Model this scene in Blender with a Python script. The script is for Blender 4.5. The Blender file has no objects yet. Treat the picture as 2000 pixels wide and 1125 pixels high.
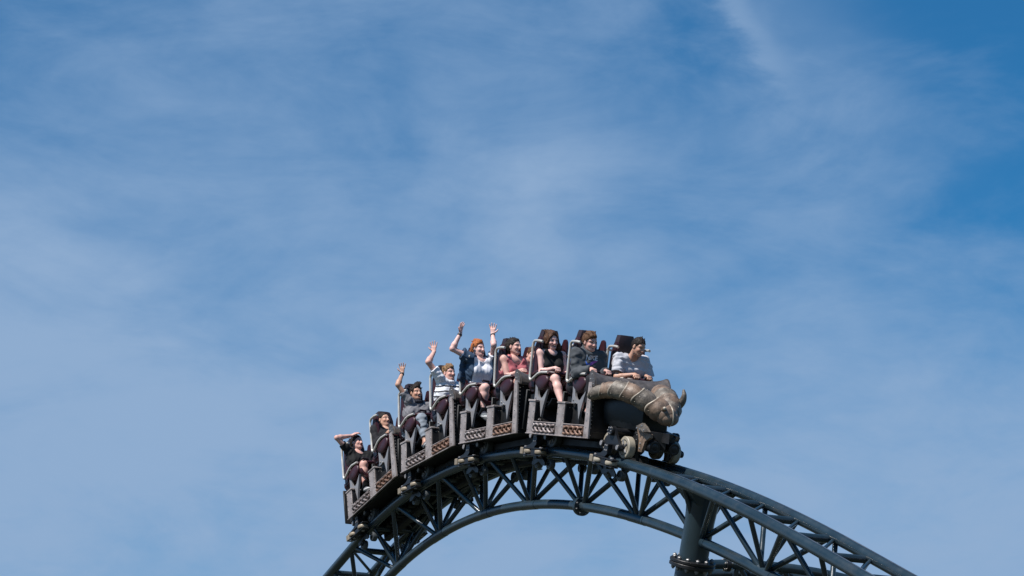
import bpy, math, random
import numpy as np
from mathutils import Vector, Matrix
from mathutils.bvhtree import BVHTree

# ------------------------------------------------------------------ camera, sky, sun, exposure
scene = bpy.context.scene
COL = scene.collection
CAM_POS = Vector((0.0, 0.0, 1.6))
cd = bpy.data.cameras.new("Camera")
cam = bpy.data.objects.new("Camera", cd)
COL.objects.link(cam)
cam.location = CAM_POS
cam.rotation_euler = (math.radians(90 + 15.6), 0, 0)
cd.sensor_width = 36.0
cd.lens = 36.0 * 5400.0 / 2000.0
cd.clip_end = 20000
scene.camera = cam

SUN_AZ = (-0.73, -0.68)      # horizontal direction towards the sun
SUN_EL = math.radians(55)
world = bpy.data.worlds.new("World")
scene.world = world
world.use_nodes = True
wn, wl = world.node_tree.nodes, world.node_tree.links
wn.clear()
w_out = wn.new('ShaderNodeOutputWorld')
w_bg = wn.new('ShaderNodeBackground')
w_bg.inputs['Strength'].default_value = 0.068
sky = wn.new('ShaderNodeTexSky')
sky.sky_type = 'NISHITA'
sky.sun_disc = False
sky.sun_elevation = SUN_EL
sky.sun_rotation = math.atan2(SUN_AZ[0], SUN_AZ[1])
sky.air_density = 1.0
sky.dust_density = 0.6
sky.ozone_density = 2.0


def wmath(op, a, b=None, c=None, clamp=False):
    n = wn.new('ShaderNodeMath')
    n.operation = op
    n.use_clamp = clamp
    for i, v in enumerate((a, b, c)):
        if v is None:
            continue
        if isinstance(v, (int, float)):
            n.inputs[i].default_value = v
        else:
            wl.new(v, n.inputs[i])
    return n.outputs[0]


tc = wn.new('ShaderNodeTexCoord')
sep = wn.new('ShaderNodeSeparateXYZ')
wl.new(tc.outputs['Generated'], sep.inputs[0])
dx, dy, dz = sep.outputs


def wnoise(scale, rot, scl, detail=4, rough=0.55, dist=0.0, loc=(0, 0, 0)):
    mp = wn.new('ShaderNodeMapping')
    mp.inputs['Rotation'].default_value = rot
    mp.inputs['Scale'].default_value = scl
    mp.inputs['Location'].default_value = loc
    wl.new(tc.outputs['Generated'], mp.inputs[0])
    n = wn.new('ShaderNodeTexNoise')
    n.inputs['Scale'].default_value = scale
    n.inputs['Detail'].default_value = detail
    n.inputs['Roughness'].default_value = rough
    n.inputs['Distortion'].default_value = dist
    wl.new(mp.outputs[0], n.inputs['Vector'])
    return n.outputs['Fac']


def wramp(v, a, b):
    n = wn.new('ShaderNodeMapRange')
    n.interpolation_type = 'SMOOTHSTEP'
    n.inputs['From Min'].default_value = a
    n.inputs['From Max'].default_value = b
    wl.new(v, n.inputs['Value'])
    return n.outputs[0]


# thin cirrus: large soft veils, streaks, and one wisp high to the right
veil = wnoise(8.0, (0, math.radians(20), 0), (1, 1, 1.5), 5, 0.52, 0.35, (0.3, 0.1, 0.7))
streak = wnoise(14.0, (0, math.radians(-16), 0), (0.8, 1, 2.1), 6, 0.6, 0.5, (1.7, 0.4, 0.2))
fine = wnoise(48.0, (0, math.radians(-20), 0), (0.8, 1, 1.8), 5, 0.6, 0.5)
rdx = wramp(dx, -0.03, 0.19)
base = wmath('ADD', wmath('MULTIPLY', wmath('SUBTRACT', 0.37, dz), 4.0), 0.30)
base = wmath('MINIMUM', base, 0.92)
base = wmath('SUBTRACT', base, wmath('MULTIPLY', wmath('MULTIPLY', rdx, wramp(dz, 0.205, 0.34)), 0.50))
nz_ = wmath('ADD', wmath('MULTIPLY', wmath('SUBTRACT', veil, 0.5), 1.25), wmath('MULTIPLY', wmath('SUBTRACT', streak, 0.5), 1.0))
nz_ = wmath('ADD', nz_, wmath('MULTIPLY', wmath('SUBTRACT', fine, 0.5), 0.30))
mask = wmath('ADD', base, nz_)
mask = wmath('SMOOTH_MAX', mask, 0.02, 0.15)
mask = wmath('SMOOTH_MIN', mask, 0.98, 0.15)
# the wisp: a soft bent line in direction space, fraying into a veil lower down
wx = wmath('ADD', wmath('SUBTRACT', dx, 0.0885), wmath('MULTIPLY', wmath('SUBTRACT', dz, 0.352), 0.62))
wx = wmath('ADD', wx, wmath('MULTIPLY', wmath('SUBTRACT', streak, 0.5), 0.022))
wx = wmath('ADD', wx, wmath('MULTIPLY', wmath('SUBTRACT', fine, 0.5), 0.016))
g1 = wmath('EXPONENT', wmath('MULTIPLY', wmath('MULTIPLY', wx, wx), -1.0 / (0.0062 ** 2)))
wx2 = wmath('SUBTRACT', wx, 0.012)
g2 = wmath('EXPONENT', wmath('MULTIPLY', wmath('MULTIPLY', wx2, wx2), -1.0 / (0.026 ** 2)))
wisp = wmath('ADD', wmath('MULTIPLY', wmath('MULTIPLY', g1, wramp(dz, 0.322, 0.362)), 0.36), wmath('MULTIPLY', wmath('MULTIPLY', g2, wramp(dz, 0.285, 0.335)), 0.26))
mask = wmath('ADD', mask, wisp, clamp=True)
tint = wn.new('ShaderNodeMix')
tint.data_type = 'RGBA'
tint.blend_type = 'MULTIPLY'
tint.inputs['Factor'].default_value = 1.0
wl.new(sky.outputs[0], tint.inputs['A'])
tint.inputs['B'].default_value = (0.18, 0.82, 1.20, 1)
cl = wn.new('ShaderNodeMix')
cl.data_type = 'RGBA'
wl.new(mask, cl.inputs['Factor'])
wl.new(tint.outputs['Result'], cl.inputs['A'])
cl.inputs['B'].default_value = (3.28, 4.92, 7.4, 1)
wl.new(cl.outputs['Result'], w_bg.inputs['Color'])
wl.new(w_bg.outputs[0], w_out.inputs['Surface'])

sd = bpy.data.lights.new("Sun", 'SUN')
sun = bpy.data.objects.new("Sun", sd)
COL.objects.link(sun)
sd.energy = 5.0
sd.angle = math.radians(0.5)
sd.color = (1.0, 0.955, 0.90)
tosun = Vector((SUN_AZ[0] * math.cos(SUN_EL), SUN_AZ[1] * math.cos(SUN_EL), math.sin(SUN_EL))).normalized()
sun.rotation_euler = tosun.to_track_quat('Z', 'Y').to_euler()
sun.location = (-20, -10, 60)

scene.view_settings.view_transform = 'Standard'
scene.view_settings.look = 'None'
scene.view_settings.gamma = 1.0
scene.view_settings.exposure = 0.32

# ------------------------------------------------------------------ materials
MATS = {}


def mat(name, col, rough=0.5, metal=0.0, var=0.15, vscale=6.0, bump=0.0, bscale=40.0, col2=None, c2lo=0.5, c2hi=0.7,
        c2scale=8.0, attr=None, coat=0.0, sss=0.0, stretch=(1, 1, 1), spec=0.5):
    m = bpy.data.materials.new(name)
    m.use_nodes = True
    n, l = m.node_tree.nodes, m.node_tree.links
    b = n['Principled BSDF']
    b.inputs['Roughness'].default_value = rough
    b.inputs['Metallic'].default_value = metal
    b.inputs['Specular IOR Level'].default_value = spec
    if coat:
        b.inputs['Coat Weight'].default_value = coat
        b.inputs['Coat Roughness'].default_value = 0.15
    if sss:
        b.inputs['Subsurface Weight'].default_value = sss
        b.inputs['Subsurface Radius'].default_value = (0.012, 0.005, 0.003)
        b.inputs['Subsurface Scale'].default_value = 1.0
    t = n.new('ShaderNodeTexCoord')
    mp = n.new('ShaderNodeMapping')
    mp.inputs['Scale'].default_value = stretch
    l.new(t.outputs['Object'], mp.inputs[0])
    nz = n.new('ShaderNodeTexNoise')
    nz.inputs['Scale'].default_value = vscale
    nz.inputs['Detail'].default_value = 5
    nz.inputs['Roughness'].default_value = 0.6
    l.new(mp.outputs[0], nz.inputs['Vector'])
    mr = n.new('ShaderNodeMapRange')
    mr.inputs['From Min'].default_value = 0.3
    mr.inputs['From Max'].default_value = 0.7
    mr.inputs['To Min'].default_value = 1 - var
    mr.inputs['To Max'].default_value = 1 + var
    l.new(nz.outputs['Fac'], mr.inputs['Value'])
    mul = n.new('ShaderNodeMix')
    mul.data_type = 'RGBA'
    mul.blend_type = 'MULTIPLY'
    mul.inputs['Factor'].default_value = 1
    src = None
    if attr:
        at = n.new('ShaderNodeVertexColor')
        at.layer_name = attr
        src = at.outputs['Color']
    if col2 is not None:
        nz2 = n.new('ShaderNodeTexNoise')
        nz2.inputs['Scale'].default_value = c2scale
        nz2.inputs['Detail'].default_value = 6
        nz2.inputs['Roughness'].default_value = 0.65
        l.new(mp.outputs[0], nz2.inputs['Vector'])
        mr2 = n.new('ShaderNodeMapRange')
        mr2.inputs['From Min'].default_value = c2lo
        mr2.inputs['From Max'].default_value = c2hi
        l.new(nz2.outputs['Fac'], mr2.inputs['Value'])
        mx = n.new('ShaderNodeMix')
        mx.data_type = 'RGBA'
        l.new(mr2.outputs[0], mx.inputs['Factor'])
        mx.inputs['A'].default_value = (*col, 1)
        mx.inputs['B'].default_value = (*col2, 1)
        src = mx.outputs['Result']
    if src is not None:
        l.new(src, mul.inputs['A'])
    else:
        mul.inputs['A'].default_value = (*col, 1)
    l.new(mr.outputs[0], mul.inputs['B'])
    l.new(mul.outputs['Result'], b.inputs['Base Color'])
    rr = n.new('ShaderNodeMapRange')
    rr.inputs['From Min'].default_value = 0.3
    rr.inputs['From Max'].default_value = 0.7
    rr.inputs['To Min'].default_value = max(0.05, rough - 0.1)
    rr.inputs['To Max'].default_value = min(1, rough + 0.1)
    l.new(nz.outputs['Fac'], rr.inputs['Value'])
    l.new(rr.outputs[0], b.inputs['Roughness'])
    if bump:
        nb = n.new('ShaderNodeTexNoise')
        nb.inputs['Scale'].default_value = bscale
        nb.inputs['Detail'].default_value = 4
        l.new(mp.outputs[0], nb.inputs['Vector'])
        bp = n.new('ShaderNodeBump')
        bp.inputs['Strength'].default_value = bump
        bp.inputs['Distance'].default_value = 0.01
        l.new(nb.outputs['Fac'], bp.inputs['Height'])
        l.new(bp.outputs[0], b.inputs['Normal'])
    MATS[name] = m
    return m


mat('track_paint', (0.017, 0.031, 0.042), 0.25, 0.0, 0.2, 3.5, 0.04, 60, col2=(0.034, 0.043, 0.050), c2lo=0.48, c2hi=0.72, c2scale=4, spec=0.6)
mat('highlight_steel', (0.20, 0.21, 0.22), 0.30, 0.7, 0.3, 5)  # paler steel that puts the rails' highlight line into the colour
mat('support_paint', (0.018, 0.032, 0.040), 0.32, 0.0, 0.12, 2.5, 0.06, 60, spec=0.5)
mat('frame_metal', (0.33, 0.285, 0.272), 0.5, 0.1, 0.22, 9, 0.12, 60, col2=(0.17, 0.135, 0.12), c2lo=0.42, c2hi=0.70, c2scale=6)
mat('cowl_metal', (0.15, 0.13, 0.12), 0.42, 0.4, 0.28, 8, 0.15, 40, col2=(0.06, 0.05, 0.045), c2lo=0.45, c2hi=0.7, c2scale=6)
mat('dark_metal', (0.014, 0.014, 0.016), 0.42, 0.2, 0.3, 8, 0.1, 50)
mat('black_chassis', (0.006, 0.006, 0.007), 0.6, 0.0, 0.3, 8, 0.1, 50)
mat('dark_hull', (0.006, 0.008, 0.011), 0.4, 0.1, 0.3, 5, 0.08, 30)
mat('rivet_metal', (0.42, 0.40, 0.38), 0.35, 0.8, 0.15, 10)
mat('knot_metal', (0.31, 0.265, 0.255), 0.45, 0.35, 0.3, 14, 0.15, 60, col2=(0.15, 0.11, 0.10), c2lo=0.42, c2hi=0.65, c2scale=10)
mat('knot_rust', (0.23, 0.135, 0.095), 0.5, 0.3, 0.3, 14, 0.15, 60, col2=(0.15, 0.085, 0.06), c2lo=0.45, c2hi=0.7, c2scale=10)
mat('panel_ground', (0.055, 0.043, 0.040), 0.6, 0.2, 0.3, 10, 0.15, 60)
mat('panel_ground_rust', (0.11, 0.055, 0.036), 0.6, 0.2, 0.3, 10, 0.15, 60)
mat('maroon_shell', (0.040, 0.012, 0.017), 0.42, 0.0, 0.2, 6, 0.08, 80, spec=0.4)
mat('seat_pad', (0.020, 0.009, 0.012), 0.5, 0.0, 0.2, 8, 0.15, 50)
mat('steel_tube', (0.60, 0.56, 0.51), 0.33, 0.35, 0.1, 10)
mat('bolt_metal', (0.16, 0.16, 0.165), 0.4, 0.5, 0.2, 10)
mat('bare_metal', (0.25, 0.24, 0.245), 0.42, 0.2, 0.18, 9, 0.1, 50)
mat('tyre_tan', (0.31, 0.27, 0.21), 0.55, 0.0, 0.2, 12, 0.1, 60)
mat('tyre_grey', (0.06, 0.066, 0.07), 0.45, 0.0, 0.2, 12, 0.1, 60)
mat('wheel_housing_tan', (0.26, 0.21, 0.15), 0.5, 0.1, 0.2, 12)
mat('armour', (0.185, 0.155, 0.125), 0.5, 0.0, 0.35, 12, 0.5, 30, col2=(0.075, 0.060, 0.048), c2lo=0.40, c2hi=0.66, c2scale=9)
mat('armour_worn', (0.20, 0.135, 0.095), 0.5, 0.0, 0.35, 11, 0.5, 30, col2=(0.075, 0.055, 0.042), c2lo=0.45, c2hi=0.7, c2scale=8)
mat('armour_rim', (0.34, 0.295, 0.235), 0.45, 0.15, 0.2, 14)
mat('grass_ground', (0.024, 0.034, 0.014), 0.9, 0.0, 0.4, 0.2, col2=(0.05, 0.048, 0.034), c2lo=0.45, c2hi=0.6, c2scale=0.05)
mat('skin', (0.5, 0.3, 0.22), 0.5, 0.0, 0.07, 14, 0.05, 120, attr='Col', sss=0.12, spec=0.35)
for nm, c, c2 in (('hair_brown', (0.075, 0.036, 0.019), (0.11, 0.055, 0.028)), ('hair_dark', (0.011, 0.008, 0.007), (0.022, 0.014, 0.011)),
                  ('hair_ginger', (0.30, 0.085, 0.025), (0.40, 0.13, 0.04)), ('hair_sandy', (0.15, 0.085, 0.042), (0.24, 0.14, 0.07)),
                  ('hair_chestnut', (0.05, 0.024, 0.015), (0.09, 0.042, 0.022))):
    mat(nm, c, 0.62, 0.0, 0.35, 60, 0.5, 130, col2=c2, c2lo=0.4, c2hi=0.6, c2scale=50, stretch=(1, 1, 0.35), spec=0.2)
mat('cloth', (0.5, 0.5, 0.5), 0.85, 0.0, 0.06, 30, 0.12, 160, attr='Col', spec=0.25)
mat('print_white', (0.75, 0.76, 0.80), 0.8, 0.0, 0.08, 60)
mat('band_black', (0.012, 0.012, 0.013), 0.5, 0.0, 0.1, 30)


def emblem_mat():
    m = bpy.data.materials.new('print_gradient')
    m.use_nodes = True
    n, l = m.node_tree.nodes, m.node_tree.links
    b = n['Principled BSDF']
    b.inputs['Roughness'].default_value = 0.8
    at = n.new('ShaderNodeVertexColor')
    at.layer_name = 'Col'
    l.new(at.outputs['Color'], b.inputs['Base Color'])
    MATS['print_gradient'] = m


emblem_mat()

# ------------------------------------------------------------------ mesh helpers


def V(*a):
    return np.array(a, float)


def unit(v):
    v = np.asarray(v, float)
    return v / (np.linalg.norm(v) + 1e-12)


def perp(d):
    d = unit(d)
    a = V(0, 0, 1) if abs(d[2]) < 0.9 else V(1, 0, 0)
    u = unit(np.cross(a, d))
    return u, np.cross(d, u)


class MB:
    def __init__(self):
        self.v = []
        self.f = []
        self.mi = []

    def add(self, vs, fs, mi=0):
        o = len(self.v)
        self.v.extend([tuple(map(float, p)) for p in vs])
        self.f.extend([tuple(i + o for i in f) for f in fs])
        self.mi.extend([mi] * len(fs))
        return self

    def box(self, lo, hi, b=0.006, mi=0, M=None):
        """axis aligned box with chamfered edges; M optional 4x4 / callable"""
        lo, hi = np.minimum(lo, hi), np.maximum(lo, hi)
        b = min(b, 0.45 * float((hi - lo).min()))
        vs, idx = [], {}
        for sx in (0, 1):
            for sy in (0, 1):
                for sz in (0, 1):
                    s = (sx, sy, sz)
                    c = np.array([lo[i] if s[i] == 0 else hi[i] for i in range(3)], float)
                    inn = np.array([b if s[i] == 0 else -b for i in range(3)])
                    for ax in range(3):
                        p = c + inn
                        p[ax] = c[ax]
                        idx[(s, ax)] = len(vs)
                        vs.append(p)
        fs = []
        for ax in range(3):
            o1, o2 = (ax + 1) % 3, (ax + 2) % 3
            for sv in (0, 1):
                q = []
                for (a1, a2) in ((0, 0), (1, 0), (1, 1), (0, 1)):
                    s = [0, 0, 0]
                    s[ax], s[o1], s[o2] = sv, a1, a2
                    q.append(idx[(tuple(s), ax)])
                fs.append(q if sv else q[::-1])
        for ax in range(3):
            o1, o2 = (ax + 1) % 3, (ax + 2) % 3
            for a1 in (0, 1):
                for a2 in (0, 1):
                    s0, s1 = [0, 0, 0], [0, 0, 0]
                    s0[o1] = s1[o1] = a1
                    s0[o2] = s1[o2] = a2
                    s1[ax] = 1
                    s0, s1 = tuple(s0), tuple(s1)
                    q = [idx[(s0, o1)], idx[(s1, o1)], idx[(s1, o2)], idx[(s0, o2)]]
                    fs.append(q if (a1 ^ a2) else q[::-1])
        for sx in (0, 1):
            for sy in (0, 1):
                for sz in (0, 1):
                    s = (sx, sy, sz)
                    q = [idx[(s, 0)], idx[(s, 1)], idx[(s, 2)]]
                    fs.append(q if (sx + sy + sz) % 2 else q[::-1])
        if M is not None:
            vs = [M(p) for p in vs]
        return self.add(vs, fs, mi)

    def tube(self, pts, r, seg=12, cap=True, mi=0, flat=None):
        pts = [np.asarray(p, float) for p in pts]
        n = len(pts)
        rs = [r] * n if np.isscalar(r) else list(r)
        tg = [unit(pts[min(i + 1, n - 1)] - pts[max(i - 1, 0)]) for i in range(n)]
        u, w = perp(tg[0])
        vs = []
        for i in range(n):
            u = unit(u - tg[i] * np.dot(u, tg[i]))
            w = np.cross(tg[i], u)
            for k in range(seg):
                a = 2 * math.pi * k / seg
                vs.append(pts[i] + rs[i] * (math.cos(a) * u + math.sin(a) * w))
        fs = []
        for i in range(n - 1):
            for k in range(seg):
                k2 = (k + 1) % seg
                fs.append((i * seg + k, i * seg + k2, (i + 1) * seg + k2, (i + 1) * seg + k))
        if cap:
            fs.append(tuple(range(seg))[::-1])
            fs.append(tuple((n - 1) * seg + k for k in range(seg)))
        return self.add(vs, fs, mi)

    def lathe(self, c, axis, prof, seg=20, mi=0, a0=None, sq=None):
        """prof: list of (distance along axis, radius)"""
        c = np.asarray(c, float)
        d = unit(axis)
        u, w = perp(d)
        vs, fs = [], []
        for (t, r) in prof:
            for k in range(seg):
                a = 2 * math.pi * k / seg
                vs.append(c + d * t + r * (math.cos(a) * u + math.sin(a) * w))
        n = len(prof)
        for i in range(n - 1):
            for k in range(seg):
                k2 = (k + 1) % seg
                fs.append((i * seg + k, i * seg + k2, (i + 1) * seg + k2, (i + 1) * seg + k))
        fs.append(tuple(range(seg))[::-1])
        fs.append(tuple((n - 1) * seg + k for k in range(seg)))
        return self.add(vs, fs, mi)

    def cyl(self, p0, p1, r, seg=16, b=0.004, mi=0):
        p0, p1 = np.asarray(p0, float), np.asarray(p1, float)
        L = np.linalg.norm(p1 - p0)
        b = min(b, L * 0.3, r * 0.5)
        return self.lathe(p0, p1 - p0, [(0, r - b), (b, r), (L - b, r), (L, r - b)], seg, mi)

    def ball(self, c, r, seg=12, rings=7, mi=0, M=None):
        c = np.asarray(c, float)
        r = np.array([r, r, r]) if np.isscalar(r) else np.asarray(r, float)
        vs, fs = [], []
        for i in range(rings + 1):
            th = math.pi * i / rings
            for k in range(seg):
                a = 2 * math.pi * k / seg
                p = np.array([math.sin(th) * math.cos(a), math.sin(th) * math.sin(a), math.cos(th)]) * r
                if M is not None:
                    p = M @ p
                vs.append(c + p)
        for i in range(rings):
            for k in range(seg):
                k2 = (k + 1) % seg
                fs.append((i * seg + k, (i + 1) * seg + k, (i + 1) * seg + k2, i * seg + k2))
        return self.add(vs, fs, mi)

    def prism(self, poly, y0, y1, mi=0, ax=1):
        """poly in the two other axes (x,z for ax=1), extruded between y0 and y1"""
        vs = []
        for yy in (y0, y1):
            for (a, b) in poly:
                p = [0, 0, 0]
                o = [i for i in range(3) if i != ax]
                p[o[0]], p[o[1]], p[ax] = a, b, yy
                vs.append(p)
        n = len(poly)
        area = sum(poly[i][0] * poly[(i + 1) % n][1] - poly[(i + 1) % n][0] * poly[i][1] for i in range(n))
        fs = [tuple(range(n)), tuple(range(2 * n - 1, n - 1, -1))]
        for i in range(n):
            j = (i + 1) % n
            fs.append((i, i + n, j + n, j))
        flip = (area > 0) ^ (ax == 1) ^ (y1 < y0)
        if flip:
            fs = [f[::-1] for f in fs]
        return self.add(vs, fs, mi)

    def grid(self, fn, nu, nv, thick=None, mi=0):
        """closed sheet: fn(u,v)->(p, n) with thickness"""
        A, B = [], []
        for i in range(nu + 1):
            for j in range(nv + 1):
                p, nrm = fn(i / nu, j / nv)
                A.append(np.asarray(p) + np.asarray(nrm) * thick / 2)
                B.append(np.asarray(p) - np.asarray(nrm) * thick / 2)
        n = len(A)
        W = nv + 1
        fs = []
        for i in range(nu):
            for j in range(nv):
                q = (i * W + j, (i + 1) * W + j, (i + 1) * W + j + 1, i * W + j + 1)
                fs.append(q)
                fs.append(tuple(x + n for x in q[::-1]))
        bd = [i * W for i in range(nu + 1)] + [nu * W + j for j in range(1, W)] + [i * W + nv for i in range(nu - 1, -1, -1)] + [j for j in range(nv - 1, 0, -1)]
        for a, b in zip(bd, bd[1:] + bd[:1]):
            fs.append((b, a, a + n, b + n))
        return self.add(A + B, fs, mi)

    def rivet(self, p, n, r=0.008, mi=0):
        n = unit(n)
        u, w = perp(n)
        vs = [np.asarray(p) + n * r * 0.8]
        for ring, (rr, hh) in enumerate(((0.7, 0.6), (1.0, 0.0))):
            for k in range(6):
                a = k * math.pi / 3
                vs.append(np.asarray(p) + n * r * hh + r * rr * (math.cos(a) * u + math.sin(a) * w))
        fs = [(0, 1 + k, 1 + (k + 1) % 6) for k in range(6)]
        fs += [(1 + k, 7 + k, 7 + (k + 1) % 6, 1 + (k + 1) % 6) for k in range(6)]
        return self.add(vs, fs, mi)


def build(name, mb, mats, parent=None, angle=38, smooth=True):
    me = bpy.data.meshes.new(name)
    me.from_pydata(mb.v, [], mb.f)
    if isinstance(mats, str):
        mats = [mats]
    for m in mats:
        me.materials.append(MATS[m])
    me.polygons.foreach_set('material_index', mb.mi)
    if smooth:
        me.polygons.foreach_set('use_smooth', [True] * len(me.polygons))
        me.set_sharp_from_angle(angle=math.radians(angle))
    me.update()
    o = bpy.data.objects.new(name, me)
    COL.objects.link(o)
    if parent is not None:
        o.parent = parent
    return o


def empty(name, M, label, cat, group=None):
    o = bpy.data.objects.new(name, None)
    o.empty_display_size = 0.2
    COL.objects.link(o)
    o.matrix_world = M
    o['label'] = label
    o['category'] = cat
    if group:
        o['group'] = group
    return o


def tag(o, label, cat, group=None):
    o['label'] = label
    o['category'] = cat
    if group:
        o['group'] = group


def copy_tree(o, parent=None):
    c = o.copy()
    COL.objects.link(c)
    if parent is not None:
        c.parent = parent
        c.matrix_parent_inverse = o.matrix_parent_inverse
    for ch in list(o.children):
        copy_tree(ch, c)
    return c


# ------------------------------------------------------------------ ground (never in frame, but it bounces light)
g = MB()
NG = 8
for i in range(NG):
    for j in range(NG):
        s = 6000.0 / NG
        x0, y0 = -3000 + i * s, -3000 + j * s
        g.add([(x0, y0, 0), (x0 + s, y0, 0), (x0 + s, y0 + s, 0), (x0, y0 + s, 0)], [(0, 1, 2, 3)])
go = build('ground', g, 'grass_ground', smooth=False)
go['kind'] = 'structure'

# ------------------------------------------------------------------ the track's curve in space
A_YAW = math.radians(63)
Hd = V(math.cos(A_YAW), -math.sin(A_YAW), 0)          # direction of travel, horizontal
Ld = V(math.sin(A_YAW), math.cos(A_YAW), 0)           # to the riders' left (away from camera)
Zd = V(0, 0, 1)
GAUGE = 0.64
ORG = V(0.33273, 35.18502, 7.60944 + 1.6) + Ld * (GAUGE / 2)
POLY = [-1.53443906e-06, -3.74789021e-06, 1.17264194e-03, -3.34846057e-02, -1.87287669e-01, 5.72357070e-03]
xs = np.linspace(-12, 12, 9601)
XLO, XHI = -5.9, 6.4
zc = np.polyval(POLY, np.clip(xs, XLO, XHI))
dP = np.polyder(POLY)
zs = zc + np.where(xs < XLO, (xs - XLO) * np.polyval(dP, XLO), 0) + np.where(xs > XHI, (xs - XHI) * np.polyval(dP, XHI), 0)
ss = np.concatenate([[0], np.cumsum(np.hypot(np.diff(xs), np.diff(zs)))])
ss -= np.interp(-8.0, xs, ss)                          # arc length 0 at x = -8


def frame2(s):
    x = np.interp(s, ss, xs)
    z = np.interp(s, ss, zs)
    x2, z2 = np.interp(s + 0.02, ss, xs), np.interp(s + 0.02, ss, zs)
    t = unit((x2 - x, z2 - z))
    return x, z, t


def tpoint(s, lat=0.0, up=0.0):
    """point in world coordinates in the track's moving frame"""
    x, z, t = frame2(s)
    return ORG + Hd * (x - t[1] * up) + Zd * (z + t[0] * up) + Ld * lat


RAIL_R, SPINE_R, SPINE_D = 0.068, 0.063, 0.655
S0, S1 = -2.2, 18.6

track = empty('coaster_track', Matrix.Translation(Vector(tpoint(8.95, 0, -SPINE_D))),
              'dark blue steel roller coaster track with two rails over a tubular truss arch', 'coaster track')
TO = tpoint(8.95, 0, -SPINE_D)


def tl(s, lat=0, up=0):
    return tpoint(s, lat, up) - TO


srange = np.linspace(S0, S1, 150)
for sgn in (-1, 1):
    rl = build('rail', MB().tube([tl(s, sgn * GAUGE / 2) for s in srange], RAIL_R, 20), 'track_paint', track, 60)
    m = MB()  # pale strip along the wheel path, imitating the glint on the rail top
    vs = []
    for s in srange:
        for a in (78, 90, 102):
            r_ = RAIL_R + 0.0012
            vs.append(tl(s, sgn * GAUGE / 2 + r_ * math.cos(math.radians(a)), r_ * math.sin(math.radians(a))))
    m.add(vs, [(3 * i + k, 3 * i + 3 + k, 3 * i + 4 + k, 3 * i + 1 + k) for i in range(len(srange) - 1) for k in (0, 1)])
    build('highlight_strip', m, 'highlight_steel', rl, 60)
NODES = [2.93 - 1.52 * 3, 2.93 - 1.52 * 2, 2.93 - 1.52, 2.93, 4.46, 5.96, 7.42, 8.95, 10.50, 12.05, 13.62, 15.18, 16.74]
FL_S = 8.95
sp = MB()
sp.tube([tl(s, 0, -SPINE_D) for s in srange], SPINE_R, 20)
for nd in NODES:        # thicker sleeves where the struts are welded
    if abs(nd - FL_S) > 0.3:
        sp.tube([tl(s, 0, -SPINE_D) for s in np.linspace(nd - 0.22, nd + 0.22, 7)], SPINE_R + 0.004, 20)
build('spine_tube', sp, 'track_paint', track, 60)
# joints on the rails midway between spine nodes, ties at half spacing
TIES = []
for i in range(len(NODES) - 1):
    TIES += [NODES[i], 0.5 * (NODES[i] + NODES[i + 1])]
TIES.append(NODES[-1])
for i, s in enumerate(TIES):
    m = MB().tube([tl(s, -GAUGE / 2, -0.035), tl(s, GAUGE / 2, -0.035)], 0.044, 14)
    build('cross_tie', m, 'track_paint', track, 60)
    if i + 1 < len(TIES):
        m = MB().tube([tl(s + 0.03, GAUGE / 2, -0.02), tl(TIES[i + 1] - 0.03, -GAUGE / 2, -0.02)], 0.022, 10)
        build('diagonal_tie', m, 'track_paint', track, 60)
for i, nd in enumerate(NODES):
    back = 0.5 * (NODES[i - 1] + nd) if i else nd - 0.76
    fwd = 0.5 * (NODES[i + 1] + nd) if i + 1 < len(NODES) else nd + 0.76
    for sgn in (-1, 1):
        for tgt, off, r in ((back + 0.05, -0.07, 0.032), (nd, 0.0, 0.030), (fwd - 0.05, 0.07, 0.034)):
            m = MB().tube([tl(nd + off, 0, -SPINE_D + 0.02), tl(tgt, sgn * GAUGE / 2, -0.02)], r, 12)
            build('truss_brace', m, 'track_paint', track, 60)
# bolted flange joint on the spine
fl = MB()
c0, c1 = tl(FL_S - 0.03, 0, -SPINE_D), tl(FL_S + 0.03, 0, -SPINE_D)
ax = unit(c1 - c0)
fl.cyl(c0, c0 + ax * 0.027, 0.125, 24)
fl.cyl(c1 - ax * 0.027, c1, 0.125, 24)
u, w = perp(ax)
for k in range(8):
    a = (k + 0.5) * math.pi / 4
    p = (c0 + c1) / 2 + 0.098 * (math.cos(a) * u + math.sin(a) * w)
    fl.cyl(p - ax * 0.055, p + ax * 0.055, 0.013, 6, mi=1)
build('bolted_flange', fl, ['track_paint', 'bolt_metal'], track)

# ------------------------------------------------------------------ support column under the track
CS = 12.02
base = tpoint(CS, 0, -SPINE_D)
_, _, ct = frame2(CS)
upv = unit(-ct[1] * Hd + ct[0] * Zd)
col_axis = upv
col = empty('support_column', Matrix.Translation(Vector(base - upv * 0.3)),
            'thick dark steel support column with a bolted collar under the track', 'support column')
CO = base - upv * 0.3


def cp(a, l=0, f=0):
    return base + upv * a + Ld * l + unit(ct[0] * Hd + ct[1] * Zd) * f - CO


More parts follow.
